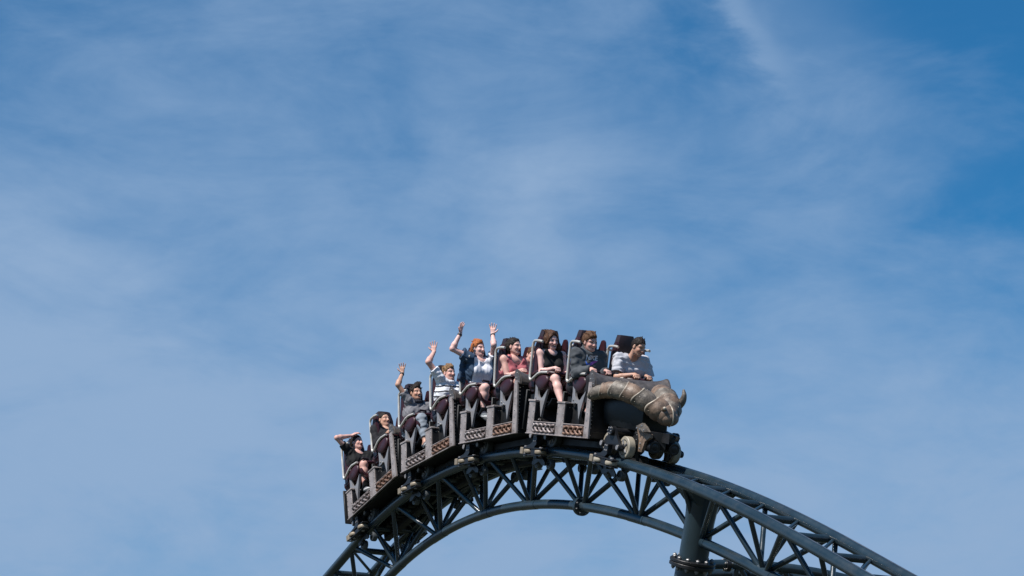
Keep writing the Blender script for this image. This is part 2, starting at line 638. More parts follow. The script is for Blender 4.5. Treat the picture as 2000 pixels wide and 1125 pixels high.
FLZ = -0.30
m = MB()
m.lathe(cp(FLZ + 0.02), upv, [(0, 0.176), (0.50, 0.178), (0.62, 0.186), (0.78, 0.205), (0.885, 0.225)], 32)
build('upper_tube', m, 'support_paint', col, 50)
m = MB()
fwd_ = unit(ct[0] * Hd + ct[1] * Zd)
P4 = [cp(0.44, -0.16, -0.17), cp(0.44, 0.16, -0.17), cp(0.44, 0.16, 0.17), cp(0.44, -0.16, 0.17), cp(0.61, -0.33, -0.2), cp(0.61, 0.33, -0.2), cp(0.61, 0.33, 0.2), cp(0.61, -0.33, 0.2)]
m.add(P4, [(3, 2, 1, 0), (4, 5, 6, 7), (0, 1, 5, 4), (1, 2, 6, 5), (2, 3, 7, 6), (3, 0, 4, 7)])
build('saddle_block', m, 'support_paint', col)
m = MB()
m.cyl(cp(FLZ + 0.022), cp(FLZ + 0.060), 0.275, 12, 0.006)
m.cyl(cp(FLZ - 0.030), cp(FLZ + 0.016), 0.275, 12, 0.006)
for k in range(12):
    a = (k + 0.5) * math.pi / 6
    l, f = 0.228 * math.cos(a), 0.228 * math.sin(a)
    m.cyl(cp(FLZ - 0.075, l, f), cp(FLZ + 0.098, l, f), 0.014, 8, mi=1)
    m.cyl(cp(FLZ + 0.060, l, f), cp(FLZ + 0.088, l, f), 0.027, 6, mi=1)
    m.cyl(cp(FLZ - 0.060, l, f), cp(FLZ - 0.031, l, f), 0.027, 6, mi=1)
build('bolted_collar', m, ['dark_metal', 'bolt_metal'], col)
m = MB()
zlow = (base[2] - 0.33) / upv[2]
m.lathe(cp(FLZ - 0.03), -upv, [(0, 0.19), (1.2, 0.192), (zlow, 0.20)], 32)
build('lower_tube', m, 'support_paint', col, 50)

# ------------------------------------------------------------------ another stretch of track passing behind
bt = empty('background_track', Matrix.Translation(Vector((4.6, 38.3, 7.3))),
           'lower dark steel track tube with flanges passing behind the support column', 'coaster track')
BO = V(4.6, 38.3, 7.3)


# a flat crest in its own plane, a little beyond the column (metres)
bpts = []
for t in np.linspace(0, 1, 25):
    x = 2.42 + 3.6 * t
    z = 7.965 - 0.085 * ((x - 3.15) / 1.07) ** 2
    bpts.append(V(x, 36.5 + 0.25 * (x - 3.0), z) - BO)
build('tube_rail', MB().tube(bpts, 0.066, 16), 'track_paint', bt, 60)
bp2 = [p + V(0.18, 0.62, -0.02) for p in bpts]
build('tube_rail', MB().tube(bp2, 0.066, 16), 'track_paint', bt, 60)
bsp = [p + V(0.09, 0.31, -0.62) for p in bpts]
build('spine_tube', MB().tube(bsp, 0.07, 16), 'track_paint', bt, 60)
for i in range(2, 24, 4):
    for q in (bpts, bp2):
        for k in (-2, 2):
            if 0 <= i + k < 24:
                build('truss_brace', MB().tube([bsp[i], q[i + k]], 0.032, 10), 'track_paint', bt, 60)
    if i + 2 < 24:
        build('cross_tie', MB().tube([bpts[i + 2], bp2[i + 2]], 0.036, 10), 'track_paint', bt, 60)
for i in (3, 17):
    m = MB()
    a = unit(bpts[i + 1] - bpts[i])
    for q in (bpts,):
        m.cyl(q[i] - a * 0.03, q[i] + a * 0.03, 0.10, 16)
        u, w = perp(a)
        for k in range(6):
            p = q[i] + 0.082 * (math.cos(k * math.pi / 3) * u + math.sin(k * math.pi / 3) * w)
            m.cyl(p - a * 0.06, p + a * 0.06, 0.014, 6, mi=1)
    build('bolted_flange', m, ['dark_metal', 'rivet_metal'], bt)

# ------------------------------------------------------------------ the train
BOG = [9.98, 8.05, 6.08, 4.23, 2.39]


def carframe(i):
    x, z, _ = frame2(BOG[i])
    x2, z2, _ = frame2(BOG[i] + 2.0)
    t = unit((x2 - x, z2 - z))
    O = ORG + Hd * x + Zd * z
    X = Hd * t[0] + Zd * t[1]
    Zn = -Hd * t[1] + Zd * t[0]
    M = Matrix(((X[0], Ld[0], Zn[0], O[0]), (X[1], Ld[1], Zn[1], O[1]), (X[2], Ld[2], Zn[2], O[2]), (0, 0, 0, 1)))
    return M


CARM = [carframe(i) for i in range(5)]


def arc(c, r, a0, a1, n):
    return [(c[0] + r * math.cos(math.radians(a0 + (a1 - a0) * k / n)), c[1] + r * math.sin(math.radians(a0 + (a1 - a0) * k / n))) for k in range(n + 1)]


def smooth_path(pts, n=6):
    """Catmull-Rom through the points"""
    P = [np.asarray(p, float) for p in pts]
    P = [2 * P[0] - P[1]] + P + [2 * P[-1] - P[-2]]
    out = []
    for i in range(1, len(P) - 2):
        for k in range(n):
            t = k / n
            out.append(0.5 * ((2 * P[i]) + (-P[i - 1] + P[i + 1]) * t + (2 * P[i - 1] - 5 * P[i] + 4 * P[i + 1] - P[i + 2]) * t * t
                              + (-P[i - 1] + 3 * P[i] - 3 * P[i + 1] + P[i + 2]) * t ** 3))
    out.append(P[-2])
    return out


def add_wheel(parent, c, axis, r, w, tyre='tyre_tan', name='wheel', spokes=True):
    c = np.asarray(c, float)
    ax = unit(axis)
    m = MB()
    # tyre
    m.lathe(c - ax * w / 2, ax, [(0.0, r * 0.68), (0.003, r * 0.92), (0.012, r * 0.985), (w * 0.5, r), (w - 0.012, r * 0.985), (w - 0.003, r * 0.92), (w, r * 0.68)], 28, 0)
    # rim disc and hub
    for sgn in (-1, 1):
        b = c + ax * sgn * w * 0.5
        m.lathe(b - ax * sgn * 0.01, ax * sgn, [(0, r * 0.70), (0.012, r * 0.70), (0.014, r * 0.65), (0.002, r * 0.62), (0.002, r * 0.3), (0.02, r * 0.28), (0.024, r * 0.22)], 24, 1)
        if spokes:
            u, v2 = perp(ax)
            for k in range(5):
                a = k * 2 * math.pi / 5
                d = math.cos(a) * u + math.sin(a) * v2
                m.tube([b + ax * sgn * 0.002 + d * r * 0.24, b + ax * sgn * 0.002 + d * r * 0.70], r * 0.09, 6, mi=2)
    return build(name, m, [tyre, 'dark_metal', 'bare_metal'], parent)


def add_bogie(car, side, front=False):
    s = side
    y = s * GAUGE / 2
    m = MB()
    yo = y + s * 0.075
    # rocker plate carrying the two running wheels
    poly = [(0.128, 0.205), (0.14, 0.182), (0.165, 0.172), (0.22, 0.19), (0.32, 0.16), (0.42, 0.16), (0.52, 0.185), (0.575, 0.160), (0.61, 0.172), (0.63, 0.20), (0.615, 0.24), (0.56, 0.265),
            (0.45, 0.37), (0.425, 0.42), (0.37, 0.445), (0.315, 0.42), (0.30, 0.37), (0.20, 0.255), (0.14, 0.228)]
    m.prism(poly, yo + s * 0.012, yo + s * 0.045)
    # pivot tube across
    m.cyl((0.37, yo + s * 0.07, 0.385), (0.37, s * 0.02, 0.385), 0.045, 16)
    m.cyl((0.37, yo + s * 0.05, 0.385), (0.37, yo + s * 0.085, 0.385), 0.06, 16, mi=1)
    for k in range(6):
        a = k * math.pi / 3
        m.cyl((0.37 + 0.04 * math.cos(a), yo + s * 0.085, 0.385 + 0.04 * math.sin(a)), (0.37 + 0.04 * math.cos(a), yo + s * 0.098, 0.385 + 0.04 * math.sin(a)), 0.010, 6, mi=2)
    # hub caps
    for xw in (0.16, 0.58):
        m.cyl((xw, yo, 0.205), (xw, yo + s * 0.068, 0.205), 0.042, 16, mi=0)
        m.cyl((xw, yo + s * 0.068, 0.205), (xw, yo + s * 0.074, 0.205), 0.030, 16, mi=2)
    # bracket arm reaching down beside the rail
    arm = [(0.33, 0.22), (0.42, 0.22), (0.42, 0.10), (0.36, 0.055), (0.28, 0.055), (0.22, 0.055), (0.14, 0.045), (0.14, 0.075), (0.24, 0.09), (0.30, 0.12)]
    m.prism(arm, yo + s * 0.046, yo + s * 0.105)
    for (xx, zz) in ((0.355, 0.20), (0.395, 0.20), (0.355, 0.14), (0.395, 0.14)):
        m.rivet((xx, yo + s * 0.106, zz), (0, s, 0), 0.013, 2)
    # side friction wheel cage
    yc = y + s * 0.155
    m.box((0.10, yc - 0.05, 0.035), (0.62, yc + 0.05, 0.052), 0.004)
    m.box((0.10, yc - 0.05, -0.052), (0.62, yc + 0.05, -0.035), 0.004)
    m.box((0.30, yc - 0.035, -0.035), (0.42, yc + 0.05, 0.035), 0.004)
    m.box((0.03, yc - 0.055, -0.045), (0.115, yc + 0.04, 0.045), 0.008, mi=3)
    m.cyl((0.13, yc + s * 0.02, -0.07), (0.13, yc + s * 0.02, 0.07), 0.022, 10, mi=2)
    for xx in (0.21, 0.52):
        m.cyl((xx, yc, -0.062), (xx, yc, 0.066), 0.024, 12, mi=2)
    # cheek plate for the wheels under the rail
    und = [(0.19, -0.125), (0.30, -0.05), (0.44, -0.05), (0.55, -0.125), (0.55, -0.165), (0.48, -0.165), (0.37, -0.115), (0.26, -0.165), (0.19, -0.165)]
    m.prism(und, yo + s * 0.0, yo + s * 0.02)
    m.box((0.33, min(yo, yc), -0.085), (0.41, max(yo, yc), -0.03), 0.006)
    b = build('wheel_bogie', m, ['dark_metal', 'dark_metal', 'bare_metal', 'wheel_housing_tan'], car, 30)
    ty = 'tyre_tan' if front else 'tyre_grey'
    for xw in (0.16, 0.58):
        add_wheel(b, (xw, y, 0.208 if not front else 0.216), (0, 1, 0), 0.130 if not front else 0.140, 0.10, ty)
    for xw in (0.21, 0.52):
        add_wheel(b, (xw, yc, 0.0), (0, 0, 1), 0.078, 0.052, 'wheel_housing_tan' if not front else 'tyre_tan', 'guide_wheel', False)
    for xw in (0.20, 0.54):
        add_wheel(b, (xw, y, -RAIL_R - 0.072), (0, 1, 0), 0.070, 0.075, 'tyre_grey', 'upstop_wheel', False)
    return b


def add_seat(car, ox, yc, oz=0.0, inner=None):
    """one bucket seat; ox row offset, yc seat centre (y), local z offset"""
    inner = -1 if yc > 0 else 1      # direction towards the aisle
    def P(x, y, z):
        return (ox + x, yc + y, oz + z)
    m = MB()
    # seat pan with raised side bolsters
    def pan(u, v):
        x = -0.02 + 0.66 * u
        y = -0.195 + 0.39 * v
        e = abs(2 * v - 1)
        z = 0.765 + 0.05 * u + 0.10 * e ** 4 - 0.05 * max(0, u - 0.82) / 0.18
        return P(x, y, z), (0, 0, 1)
    m.grid(pan, 12, 12, 0.05)
    seat = build('seat', m, 'maroon_shell', car, 50)
    # side bolsters: bulging maroon cheeks
    for sg in (-1, 1):
        m = MB()
        poly = [(0.16, 0.985), (0.26, 0.995), (0.42, 1.0), (0.51, 0.99), (0.555, 0.95), (0.545, 0.885), (0.49, 0.83), (0.41, 0.80), (0.32, 0.81), (0.22, 0.87)]
        cx, cz = 0.38, 0.90
        vs, n = [], len(poly)
        for k, (dy, sc) in enumerate(((-0.026, 0.80), (-0.012, 0.96), (0.0, 1.0), (0.014, 0.97), (0.026, 0.84))):
            for (a, b) in poly:
                vs.append(P(cx + (a - cx) * sc, sg * (0.205 + dy), cz + (b - cz) * sc))
        fs = []
        for r in range(4):
            for k in range(n):
                k2 = (k + 1) % n
                q = (r * n + k, r * n + k2, (r + 1) * n + k2, (r + 1) * n + k)
                fs.append(q if sg < 0 else q[::-1])
        a0, a1 = tuple(range(n)), tuple(4 * n + k for k in range(n))
        fs += [a0[::-1], a1] if sg < 0 else [a0, a1[::-1]]
        m.add(vs, fs)
        build('side_bolster', m, 'maroon_shell', seat, 50)
    # backrest shell
    m = MB()
    def back(u, v):
        z = 0.78 + 0.60 * u
        y = -0.17 + 0.34 * v
        x = 0.055 - 0.01 * u - 0.025 * (1 - (2 * v - 1) ** 2)
        return P(x, y, z), (1, 0, 0)
    m.grid(back, 8, 8, 0.07)
    br = build('backrest', m, 'seat_pad', seat, 50)
    # wings beside the shoulders, lit maroon outside
    for sg in (-1, 1):
        m = MB()
        poly = [(0.03, 0.84), (0.15, 0.84), (0.20, 0.98), (0.225, 1.20), (0.225, 1.40), (0.20, 1.475), (0.165, 1.50), (0.12, 1.49), (0.06, 1.38), (0.03, 1.1)]
        y0, y1 = sg * 0.170, sg * 0.200
        m.prism([(ox + a, oz + b) for a, b in poly], yc + y0, yc + y1)
        poly2 = [(0.13 + (a - 0.13) * 0.80, 1.14 + (b - 1.14) * 0.93) for a, b in poly]
        m.prism([(ox + a, oz + b) for a, b in poly2], yc + sg * 0.195, yc + sg * 0.210)
        build('shoulder_wing', m, 'maroon_shell', br, 30)
    # headrest: tapered slab
    m = MB()
    lv = [(1.26, 0.130, 0.0), (1.32, 0.150, 0.012), (1.46, 0.138, 0.020), (1.56, 0.112, 0.018), (1.60, 0.098, 0.008)]
    vs = []
    for (z, hw, fx) in lv:
        vs += [P(-0.015 + fx * 0.3, -hw, z), P(0.065 + fx, -hw * 0.94, z), P(0.078 + fx, -hw * 0.5, z), P(0.078 + fx, hw * 0.5, z), P(0.065 + fx, hw * 0.94, z), P(-0.015 + fx * 0.3, hw, z)]
    fs = []
    for r in range(len(lv) - 1):
        for k in range(6):
            k2 = (k + 1) % 6
            fs.append((r * 6 + k, r * 6 + k2, (r + 1) * 6 + k2, (r + 1) * 6 + k))
    fs += [tuple(range(5, -1, -1)), tuple((len(lv) - 1) * 6 + k for k in range(6))]
    m.add(vs, fs)
    build('headrest', m, 'seat_pad', br, 25)
    # steel side guards (bent tube loops)
    for sg in ((-1, 1) if yc > 0 else (-1,)):
        yg = sg * 0.245 if sg * yc > 0 else sg * 0.262
        path = [P(0.30, yg * 0.90, 1.43), P(0.24, yg * 0.98, 1.438)] + [P(0.145 + 0.060 * math.cos(math.radians(a)), yg, 1.378 + 0.060 * math.sin(math.radians(a))) for a in range(90, 181, 15)]
        path += [P(0.084, yg, 1.2), P(0.086, yg, 1.01)]
        path += [P(0.126 + 0.040 * math.cos(math.radians(a)), yg, 0.965 + 0.040 * math.sin(math.radians(a))) for a in range(180, 301, 20)]
        path += [P(0.22, yg, 0.965), P(0.30, yg * 0.98, 1.01), P(0.38, yg * 0.95, 1.03), P(0.50, yg * 0.82, 1.035)]
        build('side_guard', MB().tube(path, 0.0175, 14), 'steel_tube', seat, 70)
    # lap bar with grips
    m = MB()
    m.tube(smooth_path([P(0.05, -0.205, 0.98), P(0.25, -0.20, 1.045), P(0.44, -0.17, 1.035), P(0.54, -0.10, 1.03), P(0.56, 0, 1.03), P(0.54, 0.10, 1.03), P(0.44, 0.17, 1.035), P(0.25, 0.20, 1.045), P(0.05, 0.205, 0.98)], 5), 0.026, 10, mi=0)
    def padf(u, v):
        x = 0.32 + 0.22 * u
        y = -0.13 + 0.26 * v
        z = 1.025 + 0.016 * math.sin(math.pi * u)
        return P(x, y, z), (0, 0, 1)
    m.grid(padf, 6, 8, 0.05, 0)
    for sg in (-1, 1):
        m.cyl(P(0.57, sg * 0.045, 1.075), P(0.57, sg * 0.155, 1.075), 0.016, 12, mi=1)
        m.cyl(P(0.555, sg * 0.05, 1.02), P(0.57, sg * 0.05, 1.075), 0.014, 10, mi=1)
    build('lap_bar', m, ['maroon_shell', 'seat_pad'], seat, 40)
    # Y shaped metal bracket under the outer side
    so = -1 if yc < 0 else 1
    yb = so * 0.185
    poly = [(0.20, 1.02), (0.27, 1.02), (0.285, 0.84)] + [(0.395 + 0.105 * math.cos(math.radians(a)), 0.80 + 0.105 * math.sin(math.radians(a))) for a in range(180, 331, 25)] + \
           [(0.575, 0.82), (0.49, 0.60), (0.45, 0.45), (0.39, 0.655), (0.22, 0.655), (0.225, 0.80)]
    m = MB()
    m.prism([(ox + a, oz + b) for a, b in poly], yc + yb, yc + yb + so * 0.03)
    for (a, b) in ((0.245, 0.97), (0.265, 0.70), (0.33, 0.665)):
        m.rivet((ox + a, yc + yb + so * 0.031, oz + b), (0, so, 0), 0.016, 1)
    build('seat_bracket', m, ['bare_metal', 'rivet_metal'], seat, 30)
    # curved under shell
    m = MB()
    def under(u, v):
        a = math.radians(200 + 130 * u)
        x = 0.36 + 0.30 * math.cos(a)
        z = 0.84 + 0.27 * math.sin(a)
        return P(x, -0.165 + 0.33 * v, z), (math.cos(a), 0, math.sin(a))
    m.grid(under, 10, 4, 0.02)
    build('under_shell', m, 'dark_hull', seat, 40)
    return seat


def braid(m, x0, x1, zc, y, s, amp=0.044, r=0.017, waves=None, mi=0):
    """three strand plait in relief"""
    L = x1 - x0
    n = 90
    waves = waves or round(L / 0.26)
    for k in range(3):
        pts = []
        for i in range(n + 1):
            t = i / n
            ph = 2 * math.pi * (waves * t + k / 3)
            pts.append((x0 + L * t + 0.012 * math.sin(2 * ph), y + s * (0.012 + 0.010 * math.sin(2 * ph)), zc + amp * math.sin(ph)))
        m.tube(pts, r, 7, mi=mi)


def make_car():
    car = empty('coaster_car', CARM[1], '', 'coaster car', 'two row cars of the roller coaster train')
    # chassis
    m = MB()
    m.box((0.20, -0.50, 0.236), (1.86, 0.50, 0.275), 0.01)
    m.box((0.05, -0.27, 0.10), (1.92, 0.27, 0.235), 0.03)
    m.box((0.30, -0.05, -0.10), (1.60, 0.05, 0.10), 0.02)
    m.box((-0.06, -0.09, 0.12), (0.10, 0.09, 0.26), 0.02)
    for k in range(9):
        m.box((0.36 + k * 0.13, -0.16, -0.02), (0.43 + k * 0.13, 0.16, 0.1), 0.01)
    for sgn in (-1, 1):
        m.box((0.3, sgn * 0.16, 0.03), (0.46, sgn * 0.30, 0.30), 0.02)
    build('chassis', m, 'black_chassis', car)
    # under-seat plinths
    for ox in (0.0, 1.05):
        m = MB()
        for sgn in (-1, 1):
            poly = [(ox + 0.02, 0.276), (ox + 0.40, 0.276), (ox + 0.34, 0.62), (ox + 0.24, 0.74), (ox + 0.0, 0.74)]
            m.prism(poly, sgn * 0.10, sgn * 0.44)
        m.box((ox - 0.06, -0.49, 0.276), (ox - 0.03, 0.49, 0.80), 0.008)
        build('seat_plinth', m, 'black_chassis', car)
    # side frames, foot boxes, knotwork
    for s in (-1, 1):
        yo = s * 0.55
        yi = s * 0.535
        m = MB()
        m.box((0.20, yi, 0.235), (0.37, yo, 0.655), 0.004)
        m.box((0.37, yi, 0.235), (1.02, yo, 0.392), 0.004)
        m.box((1.02, yi, 0.225), (1.215, s * 0.556, 0.652), 0.004)
        m.box((1.215, yi, 0.232), (1.79, yo, 0.392), 0.004)
        m.prism([(1.79, 0.228), (1.925, 0.228), (1.885, 0.93), (1.80, 0.93)], yi, s * 0.557)
        # folded lips
        m.box((0.185, s * 0.50, 0.645), (0.385, s * 0.560, 0.672), 0.004)
        m.box((1.01, s * 0.50, 0.642), (1.228, s * 0.565, 0.668), 0.004)
        m.box((0.20, s * 0.545, 0.226), (1.90, s * 0.566, 0.240), 0.003)
        m.box((0.37, s * 0.545, 0.382), (1.02, s * 0.562, 0.394), 0.003)
        m.box((1.215, s * 0.545, 0.382), (1.79, s * 0.562, 0.394), 0.003)
        for (x, zz) in [(x, z) for x in (0.222, 0.348) for z in (0.28, 0.36, 0.44, 0.52, 0.60)]:
            m.rivet((x, yo, zz), (0, s, 0), 0.009, 1)
        for (x, zz) in [(x, z) for x in (1.043, 1.192) for z in (0.27, 0.35, 0.43, 0.51, 0.59)]:
            m.rivet((x, s * 0.556, zz), (0, s, 0), 0.009, 1)
        for k in range(8):
            m.rivet((1.845, s * 0.557, 0.28 + k * 0.085), (0, s, 0), 0.009, 1)
        build('side_frame', m, ['frame_metal', 'rivet_metal'], car, 30)
        for bx0, bx1, dep in ((0.205, 0.366, 0.19), (1.025, 1.212, 0.21)):
            m = MB()
            m.box((bx0, s * (0.534 - dep), 0.276), (bx1, s * 0.534, 0.648), 0.006)
            m.box((bx0 - 0.012, s * (0.540 - dep - 0.02), 0.649), (bx1 + 0.006, s * 0.499, 0.664), 0.004, mi=1)
            for k in range(3):
                m.rivet((bx1, s * (0.40 + 0.04 * k), 0.60), (1, 0, 0), 0.008, 2)
            m.rivet((bx1, s * 0.42, 0.40), (1, 0, 0), 0.010, 2)
            build('foot_box', m, ['dark_metal', 'frame_metal', 'rivet_metal'], car, 30)
        for k, (x0, x1) in enumerate(((0.385, 1.005), (1.235, 1.775))):
            m = MB()
            m.box((x0, s * 0.5505, 0.250), (x1, s * 0.5535, 0.374), 0.001, mi=1)
            braid(m, x0 + 0.02, x1 - 0.02, 0.312, s * 0.550, s, 0.047, 0.0150, 5 / 3 if k == 0 else 4 / 3, mi=0)
            p = build('knotwork_panel', m, ['knot_rust' if k else 'knot_metal', 'panel_ground_rust' if k else 'panel_ground'], car, 50)
            if k:
                p['label'] = 'rust coloured knotwork panel'
    # front wall with rivets and the hood over it
    m = MB()
    m.box((1.855, -0.530, 0.24), (1.885, 0.530, 0.885), 0.004)
    m.box((1.885, -0.532, 0.30), (1.896, 0.532, 0.33), 0.003)
    for s in (-1, 1):
        for k in range(13):
            m.rivet((1.888, s * 0.512, 0.27 + k * 0.047), (1, 0, 0), 0.0095, 1)
    for k in range(12):
        m.rivet((1.888, -0.47 + k * 0.085, 0.855), (1, 0, 0), 0.0095, 1)
    build('front_wall', m, ['dark_metal', 'rivet_metal'], car, 30)
    m = MB()
    def hood(u, v):
        y = -0.53 + 1.06 * v
        e = abs(2 * v - 1)
        top = 1.02 + 0.06 * e ** 5
        a = u
        x = 1.945 - 0.02 * a - 0.13 * a * a
        z = 0.885 + (top - 0.885) * (0.65 * a + 0.35 * math.sin(a * math.pi / 2))
        return (x, y, z), unit((z - 0.7, 0, 0.35))
    m.grid(hood, 8, 28, 0.022)
    m.tube([(1.925, -0.53, 0.89), (1.93, 0.0, 0.886), (1.925, 0.53, 0.89)], 0.018, 8)
    for s in (-1, 1):
        # cheek plates closing the hood at the sides, with a raised horn
        poly = [(1.935, 0.885), (1.93, 0.95), (1.905, 1.01), (1.86, 1.065), (1.82, 1.085), (1.785, 1.06), (1.78, 1.0), (1.80, 0.93), (1.805, 0.885)]
        m.prism(poly, s * 0.525, s * 0.548)
        for (a, b) in ((1.90, 0.91), (1.885, 0.97), (1.85, 1.03), (1.82, 0.97), (1.83, 0.91)):
            m.rivet((a, s * 0.549, b), (0, s, 0), 0.011, 1)
        for (yy, zz, xx) in ((0.47, 0.93, 1.925), (0.47, 0.99, 1.895), (0.47, 1.04, 1.835)):
            m.rivet((xx, s * yy, zz), (0.8, 0, 0.5), 0.012, 1)
    build('front_hood', m, ['cowl_metal', 'rivet_metal'], car, 40)
    for ox in (0.0, 1.05):
        for yc in (-0.28, 0.28):
            add_seat(car, ox, yc)
    for s in (-1, 1):
        add_bogie(car, s)
    return car


car0 = make_car()
CAR_LABELS = {1: 'coaster car behind the figurehead, carrying a boy in a hoodie and a long haired woman',
              2: 'coaster car carrying the ginger rider with both arms up and the woman in coral',
              3: 'coaster car carrying the rider in a striped shirt and a boy in grey',
              4: 'rearmost and lowest coaster car, carrying two riders in black tops'}
cars = {1: car0}
for i in (2, 3, 4):
    cars[i] = copy_tree(car0)
    cars[i].matrix_world = CARM[i]
for i, c in cars.items():
    c['label'] = CAR_LABELS[i]
# ------------------------------------------------------------------ lead car with the armoured figurehead


def make_lead():
    car = empty('lead_car', CARM[0], 'front car with a bronze armoured figurehead of two scaly arms meeting at the bow', 'coaster car')
    # dark hull under the arms, narrowing to the bow
    def half(x):
        t = min(1, max(0.0, (x + 0.02) / 0.62))
        return 0.40 - 0.22 * t ** 1.3
    x0, x1, n0 = -0.02, 0.60, 12
    R = [(x0 + (x1 - x0) * k / n0, -half(x0 + (x1 - x0) * k / n0)) for k in range(n0 + 1)]
    pl = R + [(x, -y) for x, y in R[::-1]]
    n = len(pl)
    m = MB()
    lv = []
    for (z, sc) in ((0.43, 0.90), (0.50, 0.96), (0.62, 1.0), (0.74, 0.99), (0.86, 0.90)):
        lv.append([(x, y * sc, z) for x, y in pl])
    vs = [p for q in lv for p in q]
    fs = []
    for r in range(len(lv) - 1):
        for k in range(n):
            k2 = (k + 1) % n
            fs.append((r * n + k, r * n + k2, (r + 1) * n + k2, (r + 1) * n + k))
    fs += [tuple(range(n))[::-1], tuple((len(lv) - 1) * n + k for k in range(n))]
    m.add(vs, fs)
    build('hull', m, 'dark_hull', car, 40)
    m = MB()
    m.box((-0.02, -0.18, 0.25), (0.60, 0.18, 0.42), 0.02)
    m.box((-0.02, -0.10, 0.10), (0.10, 0.10, 0.25), 0.02)
    m.box((0.60, -0.24, 0.10), (0.67, -0.19, 0.42), 0.01)
    m.box((0.60, 0.19, 0.10), (0.67, 0.24, 0.42), 0.01)
    m.box((0.56, -0.24, 0.38), (0.67, 0.24, 0.425), 0.01)
    m.box((0.67, -0.19, 0.27), (0.84, 0.19, 0.42), 0.01)
    m.box((-0.30, -0.06, -0.08), (0.5, 0.06, 0.12), 0.02)
    for k in range(5):
        for s in (-1, 1):
            m.rivet((0.635, s * 0.241, 0.15 + k * 0.06), (0, s, 0), 0.011, 1)
    build('chassis', m, ['black_chassis', 'rivet_metal'], car, 30)
    # the two scaled arms, each built of overlapping armour shells
    def lip(a, lean):       # two pointed scales round each shell
        return 0.05 * (abs(math.cos((a - lean) * 1.0)) ** 1.5) ** 1.6

    def shell(m, p0, p1, r0, r1, lean, rim_mi=1, squash=1.0):
        p0, p1 = np.asarray(p0, float), np.asarray(p1, float)
        d = unit(p1 - p0)
        L = np.linalg.norm(p1 - p0)
        u, w = perp(d)
        seg = 26
        prof = [(-0.022, r0 * 0.88), (-0.014, r0 * 1.08), (-0.002, r0 * 1.14), (0.010, r0 * 1.12), (0.022, r0 * 1.085), (L * 0.35, (r0 * 0.7 + r1 * 0.3) * 1.15), (L * 0.65, (r0 * 0.4 + r1 * 0.6) * 1.09), (L * 0.9, r1 * 0.93), (L + 0.03, r1 * 0.72)]
        vs, fs = [], []
        for (t, r) in prof:
            for k in range(seg):
                a = 2 * math.pi * k / seg
                q = math.cos(a) * u + math.sin(a) * w
                # pointed lip: the rim reaches back further in the middle of the outer side
                back = lip(a, lean) * max(0, 1 - max(t, 0) / (L * 0.6))
                vs.append(p0 + d * (t - back) + q * r)
        np_ = len(prof)
        o = len(m.v)
        for i in range(np_ - 1):
            for k in range(seg):
                k2 = (k + 1) % seg
                fs.append((i * seg + k, i * seg + k2, (i + 1) * seg + k2, (i + 1) * seg + k))
        m.add(vs, fs, 0)
        for j in range(len(m.mi) - len(fs), len(m.mi) - len(fs) + seg * 2):
            m.mi[j] = rim_mi
        for k in range(0, seg, 3):
            a = 2 * math.pi * k / seg
            q = math.cos(a) * u + math.sin(a) * w
            back = lip(a, lean) * 0.9
            m.rivet(p0 + d * (0.040 - back) + q * (r0 * 1.08), q, 0.008, 1)
    near = [(-0.08, -0.53, 0.785), (0.08, -0.465, 0.85), (0.25, -0.405, 0.885), (0.42, -0.33, 0.88), (0.575, -0.235, 0.842), (0.70, -0.13, 0.775), (0.80, -0.03, 0.705)]
    rad = [0.072, 0.088, 0.104, 0.112, 0.116, 0.124, 0.132]
    arm = None
    m = MB()
    for i in range(len(near) - 2):
        k0 = len(m.f)
        shell(m, near[i], near[i + 1], rad[i], rad[i + 1] * 0.97, 0.6 + 0.5 * (i % 2))
        if i % 2:
            m.mi[k0:] = [3 if q_ == 0 else q_ for q_ in m.mi[k0:]]
    na = build('armoured_arm', m, ['armour', 'armour_rim', 'rivet_metal', 'armour_worn'], car, 40)
    na['label'] = 'near scaly arm reaching round the bow'
    far = [(-0.03, 0.42, 0.79), (0.11, 0.31, 0.845), (0.27, 0.225, 0.868), (0.45, 0.185, 0.852), (0.61, 0.155, 0.80), (0.74, 0.11, 0.735), (0.82, 0.05, 0.69)]
    radf = [0.085, 0.108, 0.128, 0.134, 0.128, 0.122, 0.11]
    m = MB()
    for i in range(len(far) - 1):
        k0 = len(m.f)
        shell(m, far[i], far[i + 1], radf[i], radf[i + 1] * 0.97, 2.2 + 0.6 * (i % 2))
        if i % 2 == 0:
            m.mi[k0:] = [3 if q_ == 0 else q_ for q_ in m.mi[k0:]]
    fa = build('armoured_arm', m, ['armour', 'armour_rim', 'rivet_metal', 'armour_worn'], car, 40)
    fa['label'] = 'far scaly arm foreshortened towards the bow'
    # clenched gauntlet where they meet
    m = MB()
    c0 = np.array((0.735, -0.145, 0.755))
    shell(m, (0.735, -0.12, 0.765), (0.835, -0.02, 0.70), 0.122, 0.138, 0.4)
    R_ = np.array(Matrix.Rotation(math.radians(35), 3, 'Y'))
    m.ball((0.855, 0.0, 0.685), (0.125, 0.142, 0.132), 24, 14, M=R_)
    m.ball((0.90, 0.02, 0.655), (0.10, 0.125, 0.10), 24, 14, M=R_)
    m.tube([(0.925, -0.085, 0.755), (0.955, -0.095, 0.77)], [0.034, 0.024], 12)
    m.ball((0.957, -0.096, 0.771), 0.024, 8, 5, mi=1)
    m.tube(smooth_path([(0.87, 0.02, 0.815), (0.965, 0.015, 0.765), (1.0, 0.02, 0.68), (0.985, 0.025, 0.60), (0.92, 0.02, 0.555)], 5), 0.010, 8, mi=1)
    build('gauntlet', m, ['armour_worn', 'armour_rim', 'rivet_metal'], car, 45)
    # spike on the far elbow
    m = MB()
